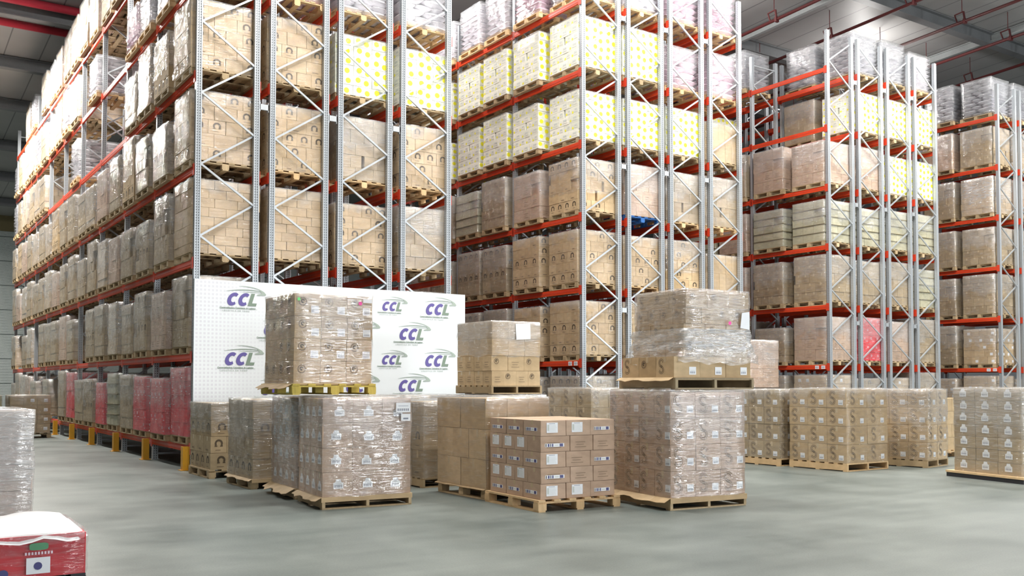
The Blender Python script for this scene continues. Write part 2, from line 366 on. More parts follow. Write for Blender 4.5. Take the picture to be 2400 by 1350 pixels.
# ------------------------------------------------------------------ racks
TOPZ = 11.9
def make_post_mesh():
    a, b2, g = .055, .048, .013
    prof = [(-a, -b2), (-.033, -b2), (-.028, -b2+g), (-.008, -b2+g), (-.004, -b2), (.004, -b2), (.008, -b2+g), (.028, -b2+g), (.033, -b2), (a, -b2),
            (a, b2), (.03, b2), (.03, b2-.006), (a-.006, b2-.006), (a-.006, -b2+.02), (-a+.006, -b2+.02), (-a+.006, b2-.006), (-.03, b2-.006), (-.03, b2), (-a, b2)]
    m = MB(); m.prism(prof, 0.01, TOPZ, 'post'); m.box(-.08, .08, -.07, .07, 0, .012, 'galv'); return m.mesh('post')
POST = make_post_mesh()
def brace_pts(flip):
    L0, R0 = (4.30-1.34*3, 3.62-1.34*2) if not flip else (3.63-1.34*2, 4.285-1.34*3)
    pts = [(0, L0+1.34*i) for i in range(12)]+[(1, R0+1.34*i) for i in range(12)]
    return [p for p in sorted(pts, key=lambda p: p[1]) if .15 < p[1] < TOPZ-.1]
_bm = {}
def brace_mesh(flip, one=None):
    key = (flip, one)
    if key in _bm: return _bm[key]
    m = MB(); P = brace_pts(flip)
    segs = list(zip(P, P[1:])) if one is None else [one]
    for (a, za), (b, zb) in segs:
        s = 1 if b > a else -1
        x0 = .05 if a == 0 else FW-.05; x1 = .05 if b == 0 else FW-.05
        off = .02*s
        m.bar((x0, off, za), (x1, off, zb), .034, .036, 'galv')
    if one is None:
        for z in (.12, TOPZ-.25): m.bar((.03, 0, z), (FW-.03, 0, z), .034, .036, 'galv')
    _bm[key] = m.mesh('bracing'); return _bm[key]
def beam_mesh():
    m = MB(); y0, y1 = .055, BAY-.055
    m.box(-.025, .025, y0, y1, -.125, -.0, 'orange_steel')
    m.box(-.029, .029, y0+.01, y1-.01, -.085, -.04, 'orange_plate')
    for ya, yb in ((-.035, .065), (BAY-.065, BAY+.035)):
        m.box(-.032, -.025, ya, yb, -.17, .045, 'orange_plate')
    return m.mesh('shelf_beam')
BEAM = beam_mesh()
def rack_row(b, r, nb, words_):
    x0 = row_x(b, r)
    t = thing('pallet_rack', words_, 'rack', (x0, 0, 0), 0, 'pallet racks of block %s' % ['one', 'two', 'three', 'four'][b])
    flip = r % 2 == 1
    for j in range(nb+1):
        f = bpy.data.objects.new('upright_frame', brace_mesh(flip) if j else None) ; C.objects.link(f); f.parent = t; f.location = (0, j*BAY, 0)
        for i in (0, 1):
            p = link('post', POST, f, (i*FW, 0, 0))
        if j == 0:
            P = brace_pts(flip)
            for s in zip(P, P[1:]): link('brace', brace_mesh(flip, s), f)
    n = 0
    for j in range(nb):
        for k in range(7):
            for i in (0, 1):
                if i == 1 and j > 3: continue
                o = link('shelf_beam', BEAM, t, (-.045 if i == 0 else FW+.045, j*BAY, lvl(k)))
                if i == 1: o.scale = (-1, 1, 1)
    return t
BN = ['first rack block behind the white banner', 'second rack block', 'third rack block', 'fourth rack block']
RN = ['row facing the aisle', 'second row', 'third row', 'outer fourth row']
NB = [[9, 3, 3, 3], [4, 3, 3, 3], [4, 3, 3, 3], [3, 2, 2, 2]]
for b in range(4):
    for r in range(4):
        if b == 3 and r > 1: continue
        t = rack_row(b, r, NB[b][r], 'grey and orange pallet rack, %s, %s' % (RN[r], BN[b]))
        if r < 3 and not (b == 3):
            for z in (3.36, 6.88, 10.55):
                m = MB(); m.box(FW+.056, FW+GAP-.086, -.05, .0, z-.055, z+.055, 'galv'); m.box(FW+.056, FW+.066, -.05, .03, z-.09, z+.09, 'galv'); m.box(FW+GAP-.096, FW+GAP-.086, -.05, .03, z-.09, z+.09, 'galv')
                m.build('row_spacer', t)
        if r == 0 and b > 0:
            for y, nm in ((.12, 'tag'), (.34, 'tag')):
                m = MB(); m.box(-.078, -.07, y, y+.13, Z1-.115, Z1-.02, 'paper')
                for q in range(3): m.box(-.080, -.077, y+.02+.035*q, y+.04+.035*q, Z1-.10, Z1-.035, 'ink')
                o = m.build('beam_label', t); o['label'] = 'white location tag on the orange beam'
# yellow column guards on the aisle side
gm = MB()
gm.prism([(-.06, -.07), (.06, -.07), (.06, -.055), (-.045, -.055), (-.045, .055), (.06, .055), (.06, .07), (-.06, .07)], 0.01, .43, 'guard_yellow')
gm.box(-.10, .09, -.10, .10, 0, .012, 'guard_yellow')
gm = gm.mesh('guard')
gw = ['at the near corner post', 'at the second post', 'at the third post', 'at the fourth post', 'at the fifth post', 'at the sixth post', 'at the seventh post']
for j in range(7):
    o = link('post_guard', gm, None, (-.19, j*BAY+(-.12 if j == 0 else 0), 0)); tag(o, 'yellow steel post guard bolted down %s of the first rack' % gw[j], 'post guard', 'yellow post guards')

# ------------------------------------------------------------------ decals (thin printed quads on a face)
# a face frame F = (origin, u, v, n, w, h): lower-left corner, unit axes, size
def fpt(F, u, v, o=.0025): return F[0]+F[1]*u+F[2]*v+F[3]*o
def drect(m, F, u0, v0, u1, v1, mat, o=.0025): m.poly([fpt(F, u0, v0, o), fpt(F, u1, v0, o), fpt(F, u1, v1, o), fpt(F, u0, v1, o)], mat)
def dring(m, F, cu, cv, r0, r1, a0, a1, mat, n=14, sx=1):
    for i in range(n):
        a = R(a0+(a1-a0)*i/n); c = R(a0+(a1-a0)*(i+1)/n)
        m.poly([fpt(F, cu+sx*r0*math.cos(a), cv+r0*math.sin(a)), fpt(F, cu+sx*r1*math.cos(a), cv+r1*math.sin(a)), fpt(F, cu+sx*r1*math.cos(c), cv+r1*math.sin(c)), fpt(F, cu+sx*r0*math.cos(c), cv+r0*math.sin(c))], mat)
def d_shoe(m, F, rnd):
    w, h = F[4], F[5]; r = min(min(w, h)*.28, .068); cu = w*.5; cv = h*.58
    if w > h*1.5: cu = w*.42
    dring(m, F, cu, cv, r*.55, r, -35, 215, 'print')
    drect(m, F, cu-r*1.0, cv-r*.75, cu-r*.35, cv-r*.5, 'print'); drect(m, F, cu+r*.35, cv-r*.75, cu+r*1.0, cv-r*.5, 'print')
    drect(m, F, w*.3, h*.16, w*.62, h*.20, 'print_soft')
def d_text(m, F, rnd):
    w, h = F[4], F[5]
    for k, (a, b) in enumerate(((.2, .7), (.26, .6), (.22, .66))): drect(m, F, w*a, h*(.24+.16*k), w*b, h*(.27+.16*k), 'print_soft')
def d_bar(m, F, rnd):
    w, h = F[4], F[5]; drect(m, F, w*.3, h*.16, w*.62, h*.22, 'print_soft')
def d_dots(m, F, rnd):
    w, h = F[4], F[5]; r = min(.056, h*.36); a = rnd.uniform(-.03, .03)
    dring(m, F, w*.26+a, h*.62, 0, r, 0, 360, 'yellow_dot', 12); dring(m, F, w*.72+a, h*.40, 0, r, 0, 360, 'yellow_dot', 12)
    drect(m, F, w*.46, h*.6, w*.54, h*.85, 'pale_print')
def d_yside(m, F, rnd):
    w, h = F[4], F[5]; dring(m, F, w*.2, h*.3, 0, h*.16, 0, 360, 'yellow_dot', 8); drect(m, F, w*.4, h*.25, w*.85, h*.32, 'pale_print')
    drect(m, F, w*.45, h*.5, w*.8, h*.72, 'pale_print')
def d_red(m, F, rnd):
    w, h = F[4], F[5]; dring(m, F, w*.35, h*.6, h*.08, h*.14, 0, 360, 'sack_pink', 8); drect(m, F, w*.5, h*.25, w*.85, h*.3, 'sack_pink')
def d_S(m, F, rnd):
    w, h = F[4], F[5]; r = min(w*.2, h*.21); cu = w*(.30 if w > .3 else .42)
    for cv, a0, a1 in ((.70, 20, 300), (.36, -160, 130)):
        dring(m, F, cu, h*cv, r*.86, r, a0, a1, 'print_soft', 16); dring(m, F, cu, h*cv, r*.52, r*.64, a0-20, a1-30, 'print', 14)
    dring(m, F, cu, h*.53, r*.2, r*.34, 0, 360, 'print_soft', 10)
def d_round(m, F, rnd):
    w, h = F[4], F[5]; cu = w*.3
    dring(m, F, cu, h*.64, h*.15, h*.20, 0, 360, 'print_soft', 14); dring(m, F, cu, h*.66, h*.03, h*.10, 0, 300, 'print', 10)
def label_plate(F, u0, v0, lw, lh, kind):
    """a separate thin paper label standing on the face"""
    m = MB(); G = (F[0]+F[1]*u0+F[2]*v0, F[1], F[2], F[3], lw, lh)
    if kind == 'house': pts = [(0, 0), (lw, 0), (lw, lh*.62), (lw*.8, lh*.70), (lw*.72, lh), (lw*.28, lh), (lw*.2, lh*.70), (0, lh*.62)]
    else: pts = [(0, 0), (lw, 0), (lw, lh), (0, lh)]
    n = len(pts); a = [fpt(G, u, v, .0005) for u, v in pts]; b = [fpt(G, u, v, .0035) for u, v in pts]
    base = len(m.v); m.v += [tuple(p) for p in a+b]; kk = m.mi('paper')
    m.f.append(tuple(base+n+i for i in range(n))); m.m.append(kk); m.smooth.append(False)
    for i in range(n): m.f.append((base+i, base+(i+1) % n, base+n+(i+1) % n, base+n+i)); m.m.append(kk); m.smooth.append(False)
    if kind == 'strip':
        for a0, a1, mt in ((0, .03, 'paper'), (.03, .08, 'print'), (.14, .22, 'navy'), (.25, .32, 'ink'), (.36, .43, 'navy'), (.76, .94, 'navy')): drect(m, G, lw*a0, 0.003, lw*a1, lh-.003, mt, .0045)
        drect(m, G, lw*.5, lh*.35, lw*.7, lh*.6, 'pale_print', .0045)
    elif kind == 'sheet':
        drect(m, G, lw*.2, lh*.88, lw*.75, lh*.92, 'ink', .0045)
        for q in range(6): drect(m, G, lw*.1, lh*(.12+.12*q), lw*(.9-.05*(q % 3)), lh*(.145+.12*q), 'pale_print', .0045)
        drect(m, G, lw*.06, lh*.2, lw*.22, lh*.8, 'pale_print', .0045)
    elif kind != 'blank':
        for q in range(5): drect(m, G, lw*(.14+.15*q), lh*.16, lw*(.22+.15*q), lh*.42, 'ink', .0045)
        drect(m, G, lw*.15, lh*.52, lw*.85, lh*.56, 'pale_print', .0045)
    return m
DEC = dict(shoe=d_shoe, text=d_text, bar=d_bar, dots=d_dots, yside=d_yside, red=d_red, S=d_S, round=d_round)
def faces_of(w, d, h):
    """front (-Y), left (-X), right (+X), back (+Y) of a carton whose origin is the bottom centre"""
    V = Vector
    return {'f': (V((-w/2, -d/2, 0)), V((1, 0, 0)), V((0, 0, 1)), V((0, -1, 0)), w, h),
            'l': (V((-w/2, d/2, 0)), V((0, -1, 0)), V((0, 0, 1)), V((-1, 0, 0)), d, h),
            'r': (V((w/2, -d/2, 0)), V((0, 1, 0)), V((0, 0, 1)), V((1, 0, 0)), d, h),
            'b': (V((w/2, d/2, 0)), V((-1, 0, 0)), V((0, 0, 1)), V((0, 1, 0)), w, h)}
def carton_geo(m, w, d, h, mat, deco, c=(0, 0, 0), tape=True):
    """deco: {face: decal name}"""
    T = Matrix.Translation(c)
    m.box(-w/2, w/2, -d/2, d/2, 0, h, mat, T, .0025)
    for fc, dn in deco.items():
        if dn in DEC:
            F = faces_of(w, d, h)[fc]; F = (F[0]+Vector(c),)+F[1:]; DEC[dn](m, F, random)
    if tape:
        m.box(-.024, .024, -d/2-.001, d/2+.001, h*.5, h+.0015, 'tape', T) if False else m.box(-w/2-.0012, w/2+.0012, -.024, .024, h*.72, h+.0012, 'tape', T)
_cm = {}
def carton_mesh(w, d, h, mat, deco, tape):
    key = (round(w, 3), round(d, 3), round(h, 3), mat, tuple(sorted(deco.items())), tape)
    if key not in _cm:
        m = MB(); carton_geo(m, w, d, h, mat, deco, tape=tape); _cm[key] = m.mesh('carton')
    return _cm[key]

# ------------------------------------------------------------------ pallets and wrap
_pm = {}
def pallet_mesh(W, D, mat, style='block'):
    key = (round(W, 2), round(D, 2), mat, style)
    if key in _pm: return _pm[key]
    m = MB(); H = .145
    if style == 'slip':
        m.box(-W/2-.05, W/2+.05, -D/2-.05, D/2+.05, .0, .07, 'black_plastic'); m.box(-W/2-.06, W/2+.06, -D/2-.06, D/2+.06, .07, .105, mat)
    elif style == 'stringer':   # three boards on edge running left-right faces, open ends at the front
        for x in (-W/2+.02, 0, W/2-.02): m.box(x-.02, x+.02, -D/2, D/2, .018, .122, mat)
        for k in range(7):
            y = -D/2+.05+k*(D-.1)/6; m.box(-W/2, W/2, y-.045, y+.045, .122, H, mat)
        for k in range(3):
            y = -D/2+.05+k*(D-.1)/2; m.box(-W/2, W/2, y-.045, y+.045, 0, .018, mat)
    else:
        for x in (-W/2+.06, 0, W/2-.06):
            for y in (-D/2+.06, 0, D/2-.06): m.box(x-.06, x+.06, y-.06, y+.06, .02, .1, mat)
        for y in (-D/2+.06, 0, D/2-.06): m.box(-W/2, W/2, y-.05, y+.05, .1, .122, mat)
        for k in range(6):
            x = -W/2+.055+k*(W-.11)/5; m.box(x-.05, x+.05, -D/2, D/2, .122, H, mat)
        for x in (-W/2+.055, 0, W/2-.055): m.box(x-.05, x+.05, -D/2, D/2, 0, .02, mat)
    _pm[key] = m.mesh('pallet'); return _pm[key]
def wrap_mesh(W, D, H, mat, lo=0.0, seed=0, bulge=.012, top=True, prof=None, amp=.008):
    """film round the cargo: rings of points from lo to H, rounded corners, wrinkled; prof(t) widens the ring"""
    rnd = random.Random(seed); nz, ns = 12, 7
    m = MB(); ring = []
    hw, hd = W/2+bulge, D/2+bulge; c = .035
    base = []
    cor = [(-hw, -hd), (hw, -hd), (hw, hd), (-hw, hd)]
    for i in range(4):
        a = Vector(cor[i]); b = Vector(cor[(i+1) % 4]); d = (b-a).normalized()
        for k in range(ns+1):
            base.append(a+d*(c+(b-a-d*2*c).length*k/ns))
    n = len(base)
    ph = [rnd.uniform(0, 6.28) for _ in range(6)]
    for j in range(nz+1):
        t = j/nz; z = lo+(H+.012-lo)*t
        row = []
        for i, p in enumerate(base):
            off = amp*math.sin(ph[0]+i*1.9+j*.9)+amp*math.sin(ph[1]+i*.8-j*1.7)+rnd.uniform(-amp, amp)*.6
            if prof: off += prof(t)
            q = p+p.normalized()*max(off, -bulge*.6)
            zz = z+(rnd.uniform(-.03, .05) if j == 0 and lo > 0 else 0)
            row.append((q.x, q.y, zz))
        ring.append(row)
    b0 = len(m.v)
    for row in ring: m.v += row
    k = m.mi(mat)
    for j in range(nz):
        for i in range(n):
            m.f.append((b0+j*n+i, b0+j*n+(i+1) % n, b0+(j+1)*n+(i+1) % n, b0+(j+1)*n+i)); m.m.append(k); m.smooth.append(True)
    if top:
        b1 = len(m.v); tw = .86
        m.v += [(x*tw, y*tw, H+.014+rnd.uniform(0, .012)) for x, y, z in ring[-1]]
        for i in range(n): m.f.append((b0+nz*n+i, b0+nz*n+(i+1) % n, b1+(i+1) % n, b1+i)); m.m.append(k); m.smooth.append(True)
        m.f.append(tuple(b1+i for i in range(n))); m.m.append(k); m.smooth.append(False)
    return m.mesh('stretch_wrap')
def sack_layer_mesh(m, w, d, h, c, mat, rnd):
    """a pillow-shaped sack"""
    nx, ny = 6, 5; b0 = len(m.v); k = m.mi(mat)
    for s in (1, -1):
        for iy in range(ny+1):
            for ix in range(nx+1):
                u = ix/nx*2-1; v = iy/ny*2-1
                e = (1-abs(u)**3)*(1-abs(v)**3)
                x = u*w/2*(1-.06*(v*v)); y = v*d/2*(1-.06*u*u)
                m.v.append((c[0]+x, c[1]+y, c[2]+h/2+s*h*.5*max(e, 0)**.45+rnd.uniform(-.004, .004)))
    n1 = (nx+1)*(ny+1)
    for s in (0, 1):
        for iy in range(ny):
            for ix in range(nx):
                a = b0+s*n1+iy*(nx+1)+ix
                q = (a, a+1, a+nx+2, a+nx+1); m.f.append(q if s == 0 else q[::-1]); m.m.append(k); m.smooth.append(True)

# ------------------------------------------------------------------ pallet loads
def grid_cells(W, D, nx, ny, void=None):
    xs = [-W/2+W*i/nx for i in range(nx+1)]; ys = [-D/2+D*i/ny for i in range(ny+1)]
    for iy in range(ny):
        for ix in range(nx):
            yield ix, iy, xs[ix], xs[ix+1], ys[iy], ys[iy+1]
def make_load(sp, label='', loc=(0, 0, 0), rz=0, group=None):
    """sp: W,D cargo footprint, layers [(nx,ny,h)], mat, front/left decal functions (layer, index)->name, mode 'all'|'near'|'merged'"""
    W, D = sp['W'], sp['D']; t = thing('pallet_load', label, 'pallet load', loc, rz, group)
    pw, pd = sp.get('pallet', (W, D)); z = 0
    if sp.get('pmat'):
        o = link('pallet', pallet_mesh(pw, pd, sp['pmat'], sp.get('pstyle', 'block')), t)
        if sp['pmat'] == 'blue_plastic': o['label'] = 'blue plastic pallet'
        if sp['pmat'] == 'wood_yellow': o['label'] = 'yellowish wooden block pallet'
        z = .145 if sp.get('pstyle') != 'slip' else .105
    z0 = z
    if sp.get('slip'):
        m = MB(); ov = .015; m.box(-W/2-ov, W/2+ov, -D/2-ov, D/2+ov, z, z+.006, 'kraft')
        fl = sp['slip']
        # front flap folded down, side flap flaring out
        m.box(-W/2-ov, W/2+ov, -D/2-ov-.006, -D/2-ov, z-fl[0], z+.006, 'kraft')
        n = 9; rr = random.Random(3)
        pts = []
        for i in range(n+1):
            y = -D/2-ov+(D+2*ov)*i/n; e = fl[1]*(1+rr.uniform(-.3, .3)); pts.append((y, e))
        for (ya, ea), (yb, eb) in zip(pts, pts[1:]):
            for zo in (0, .005): m.poly([(-W/2-ov, ya, z+zo), (-W/2-ov, yb, z+zo), (-W/2-ov-eb*.9, yb, z-eb*.45+zo), (-W/2-ov-ea*.9, ya, z-ea*.45+zo)], 'kraft')
        m.build('slip_sheet', t); z += .007
    rnd = random.Random(sp.get('seed', 1)); mode = sp.get('mode', 'merged')
    bulk = MB(); nl = len(sp['layers']); core_lo = z
    for li, lay in enumerate(sp['layers']):
        nx, ny, h = lay[:3]; lw, ld = (lay[3], lay[4]) if len(lay) > 3 else (W, D); ox, oy = (lay[5], lay[6]) if len(lay) > 5 else (0, 0)
        mat = lay[7] if len(lay) > 7 else sp['mat']
        jx, jy = rnd.uniform(-.006, .006), rnd.uniform(-.006, .006)
        for ix, iy, x0, x1, y0, y1 in grid_cells(lw, ld, nx, ny):
            edge = ix in (0, nx-1) or iy in (0, ny-1)
            if not edge and li < nl-1 and not (len(sp['layers'][li+1]) > 3): continue
            near = ix == 0 or iy == 0
            g = .0035; w_, d_ = x1-x0-2*g, y1-y0-2*g
            xo = (x0+x1)/2+jx+ox+rnd.uniform(-.003, .003); yo = (y0+y1)/2+jy+oy+rnd.uniform(-.003, .003)
            if mode != 'all' and sp.get('void', .07) and (iy == 0 or ix == 0) and rnd.random() < sp.get('void', .07) and 0 < li < nl-1:
                if iy == 0: w_ -= .055; xo -= .0275*(1 if ix else -1)
                else: d_ -= .055; yo -= .0275
            deco = {}
            if iy == 0: deco['f'] = sp['front'](li, ix, nx, rnd)
            if ix == 0: deco['l'] = sp['left'](li, ny-1-iy, ny, rnd)
            if mode == 'merged':
                if ix == nx-1: deco['r'] = sp['left'](li, iy, ny, rnd)
                if iy == ny-1: deco['b'] = sp['front'](li, nx-1-ix, nx, rnd)
            deco = {k_: v for k_, v in deco.items() if v}
            ind = mode == 'all' and edge or mode == 'near' and near
            if ind:
                pl = {k_: v for k_, v in deco.items() if isinstance(v, tuple)}
                dc = {k_: v for k_, v in deco.items() if isinstance(v, str)}
                for k_, v in pl.items():
                    if len(v) > 5 and v[5]: dc[k_] = v[5]
                o = link('carton', carton_mesh(w_, d_, h-.004, mat, dc, sp.get('tape', True)), t, (xo, yo, z+.001))
                for k_, v in pl.items():
                    F = faces_of(w_, d_, h-.004)[k_]; u0 = v[1]*F[4]; lw2 = min(v[3], F[4]*.9) if k_ != 'l' else min(v[3], F[4]*.8)
                    q = label_plate(F, min(u0, F[4]-lw2-.004), v[2]*h, lw2, v[4], v[0]).build('shipping_label', o)
            else:
                dc = {k_: (v if isinstance(v, str) else (v[5] if len(v) > 5 else None)) for k_, v in deco.items()}
                carton_geo(bulk, w_, d_, h-.004, mat, {k_: v for k_, v in dc.items() if v}, (xo, yo, z+.001), sp.get('tape', True))
                for k_, v in deco.items():
                    if isinstance(v, tuple):
                        F = faces_of(w_, d_, h-.004)[k_]; F = (F[0]+Vector((xo, yo, z+.001)),)+F[1:]; lw2 = min(v[3], F[4]*.8)
                        drect(bulk, F, min(v[1]*F[4], F[4]-lw2), v[2]*h, min(v[1]*F[4], F[4]-lw2)+lw2, v[2]*h+v[4], 'paper')
        z += h
        if sp.get('pads') and li < nl-1: bulk.box(-lw/2-.012, lw/2+.012, -ld/2-.012, ld/2+.012, z-.010, z+.012, 'pad_dark', None, .008)
    if mode != 'all' or not bulk.v == []:
        if bulk.v: bulk.build('cartons' if mode == 'merged' else 'rear_cartons', t)
    if mode == 'all':
        top_h = sp['layers'][-1][2]
        m = MB(); m.box(-W/2+W/nx*.97, W/2-W/nx*.97, -D/2+.3*D, D/2-.3*D, core_lo, z-top_h, 'kraft_dull')
    if sp.get('wrap'):
        for wi, wr in enumerate(sp['wrap'] if isinstance(sp['wrap'], list) else [sp['wrap']]):
            ww, wd, wo = wr.get('W', W), wr.get('D', D), wr.get('o', (0, 0))
            o = link('stretch_wrap', wrap_mesh(ww, wd, wr.get('hi', z-z0+(0.007 if sp.get('slip') else 0)), wr.get('mat', 'film'), wr.get('lo', 0.0), sp.get('seed', 1)*7+wi, wr.get('bulge', .016), wr.get('top', True), wr.get('prof'), wr.get('amp', .006)), t, (wo[0], wo[1], z0))
            if wr.get('mat') == 'film_white': o['label'] = 'white opaque plastic cover'
    t['_h'] = z
    return t
def make_sack_load(sp, label='', loc=(0, 0, 0), rz=0, group=None):
    W, D = sp['W'], sp['D']; t = thing('pallet_load', label, 'pallet load', loc, rz, group)
    link('pallet', pallet_mesh(1.16, 1.16, sp['pmat']), t); rnd = random.Random(sp['seed'])
    n = sp['n']; h = sp['H']/n
    mode = sp.get('mode')
    m = MB()
    for k in range(n):
        lean = .02*math.sin(k*.8+sp['seed'])
        cells = [(2, 3), (3, 2)][k % 2]
        for ix, iy, x0, x1, y0, y1 in grid_cells(W, D, *cells):
            if mode == 'near' and (ix == 0 or iy == 0):
                mm = MB(); sack_layer_mesh(mm, (x1-x0)*1.03, (y1-y0)*1.03, h*1.12, (0, 0, 0), sp['mat'], rnd)
                mm.build('sack', t, ((x0+x1)/2+lean, (y0+y1)/2, .145+k*h*.985))
            else: sack_layer_mesh(m, (x1-x0)*1.03, (y1-y0)*1.03, h*1.12, ((x0+x1)/2+lean, (y0+y1)/2, .145+k*h*.985), sp['mat'], rnd)
    m.build('sacks', t)
    link('stretch_wrap', wrap_mesh(W, D, sp['H'], 'film', 0, sp['seed'], .004, True, None, .010), t, (0, 0, .145))
    return t

def shoes(p): return lambda li, i, n, r: 'shoe' if r.random() < p else ('bar' if r.random() < .4 else None)
def shoes_l(rows): return lambda li, i, n, r: 'shoe' if li in rows else ('bar' if r.random() < .5 else None)
nod = lambda li, i, n, r: None
txt = lambda li, i, n, r: 'text' if r.random() < .5 else None
def lay(n, h, a=(4, 3), b=(3, 4)): return [(a if k % 2 == 0 else b)+(h,) for k in range(n)]
W_, D_ = 1.17, 1.15
SP = {
 'logo':  dict(layers=lay(5, .255), mat='kraft', front=shoes(.5), left=shoes_l((0, 2)), wrap={'mat': 'film_light'}),
 'logo2': dict(layers=lay(4, .30, (4, 3), (3, 4)), mat='kraft_dull', front=shoes(.55), left=shoes_l((1, 3)), wrap={'mat': 'film'}),
 'logo3': dict(layers=lay(5, .262, (3, 4), (4, 3)), mat='kraft', front=shoes(.4), left=shoes_l((0, 4)), wrap={'mat': 'film', 'lo': .45}),
 'small': dict(layers=lay(8, .172, (4, 3), (3, 4)), mat='kraft', front=nod, left=nod, wrap={'mat': 'film_light'}, tape=False),
 'plain': dict(layers=lay(4, .312, (3, 3), (4, 3)), mat='kraft_pink', front=txt, left=txt, wrap={'mat': 'film'}),
 'plain2': dict(layers=lay(5, .262, (3, 4), (4, 3)), mat='kraft_dull', front=nod, left=txt, wrap={'mat': 'film'}),
 'plain3': dict(layers=lay(6, .205, (3, 3), (3, 4)), mat='kraft', front=nod, left=nod, wrap={'mat': 'film_heavy'}),
 'tall':  dict(layers=lay(2, .50, (5, 4), (5, 4)), mat='kraft', front=nod, left=nod, wrap={'mat': 'film_light'}, tape=False),
 'dots':  dict(layers=lay(6, .200, (3, 3), (3, 4)), mat='carton_white', front=lambda li, i, n, r: 'dots', left=lambda li, i, n, r: 'yside', wrap={'mat': 'film_light', 'lo': .95}, tape=False),
 'red':   dict(layers=lay(5, .252, (4, 4), (3, 4)), mat='carton_red', front=lambda li, i, n, r: 'red', left=lambda li, i, n, r: 'red' if r.random() < .4 else None, wrap={'mat': 'film'}, tape=False),
 'pads':  dict(layers=lay(5, .235, (3, 3), (4, 3)), mat='kraft_green', front=nod, left=nod, wrap={'mat': 'film'}, pads=True, tape=False),
 'labels': dict(layers=lay(5, .245, (3, 4), (4, 3)), mat='kraft', front=lambda li, i, n, r: ('plain', .55, .2, .10, .09) if r.random() < .6 else None, left=lambda li, i, n, r: ('plain', .5, .2, .10, .09) if r.random() < .5 else None, wrap={'mat': 'film'}),
}
for k_, s in SP.items():
    s.update(W=W_, D=D_, pmat='wood' if k_ != 'dots' else 'wood', pallet=(1.16, 1.16))
SP['sack'] = dict(W=1.12, D=1.1, n=10, H=1.30, mat='sack_grey', pmat='wood')
SP['sackw'] = dict(W=1.12, D=1.1, n=9, H=1.25, mat='sack_white', pmat='wood_new')
SP['sackp'] = dict(W=1.12, D=1.1, n=7, H=1.15, mat='sack_pink', pmat='wood_new')
DESC = {'logo': 'kraft carton load printed with horseshoe marks', 'logo2': 'dull brown carton load with horseshoe marks', 'logo3': 'kraft carton load with half-height film', 'small': 'load of small plain kraft cartons',
        'plain': 'pinkish brown carton load', 'plain2': 'dull brown carton load', 'plain3': 'heavily wrapped brown carton load', 'tall': 'low load of tall narrow kraft cartons',
        'dots': 'white carton load with yellow dots', 'red': 'wrapped red carton load', 'pads': 'greenish carton load with dark layer sheets', 'labels': 'kraft carton load with white labels',
        'sack': 'stack of wrapped silvery grey sacks', 'sackw': 'stack of wrapped white sacks', 'sackp': 'stack of wrapped pinkish sacks'}
PROTO = {}
def proto(kind, mode, pm=None):
    key = (kind, mode, pm)
    if key in PROTO: return PROTO[key]
    sp = dict(SP[kind]); sp['mode'] = mode; sp['seed'] = len(PROTO)+3
    if pm: sp['pmat'] = pm
    t = (make_sack_load if kind.startswith('sack') else make_load)(sp)
    PROTO[key] = t; t['_used'] = 0
    return t
TIER = ['on the floor tier', 'on shelf one', 'on shelf two', 'on shelf three', 'on shelf four', 'on shelf five', 'on the top shelf']
TIER = ['bottom tier', 'first shelf', 'second shelf', 'third shelf', 'fourth shelf', 'fifth shelf', 'top shelf']
ORD = ['first', 'second', 'third', 'fourth', 'fifth', 'sixth', 'seventh', 'eighth', 'ninth', 'tenth', 'eleventh', 'twelfth', 'thirteenth', 'fourteenth', 'fifteenth', 'sixteenth', 'seventeenth', 'eighteenth']
BW = ['rack one', 'rack two', 'rack three', 'rack four']
def put(kind, b, r, k, pos, mode='merged', pm=None, sz=None):
    t = proto(kind, mode, pm)
    if t['_used']: o = copy_tree(t)
    else: o = t
    if kind == 'small': sz = 1.0
    t['_used'] = 1
    j = pos//2; y = j*BAY+.73+(pos % 2)*1.36+random.uniform(-.035, .035)
    if mode == 'near' and pos == 0: y = .66
    o.location = (row_x(b, r)+FW/2+random.uniform(-.03, .03)-(.10 if r == 0 and pos else 0)-(.02 if b else 0), y, lvl(k)+.001)
    rz = random.uniform(-.012, .012)
    if mode == 'merged' and random.random() < .5: rz += math.pi
    o.rotation_euler = (0, 0, rz)
    s = sz or (random.uniform(.80, 1.04) if pos > 3 or (r == 0 and b == 0 and pos) else random.uniform(.94, 1.03)); o.scale = ((1.12 if r == 0 and pos == 0 and b == 0 else 1.04), 1, s)
    o['group'] = 'pallet loads in the %s rack block' % ORD[b]
    d = DESC[kind]
    if r == 0: o['label'] = '%s, %s, %s from corner, %s aisle side' % (d, TIER[k], ORD[pos], BW[b])
    else: o['label'] = '%s, %s, end of %s row, %s' % (d, TIER[k], ORD[r], BW[b])
rr = random.Random(11)
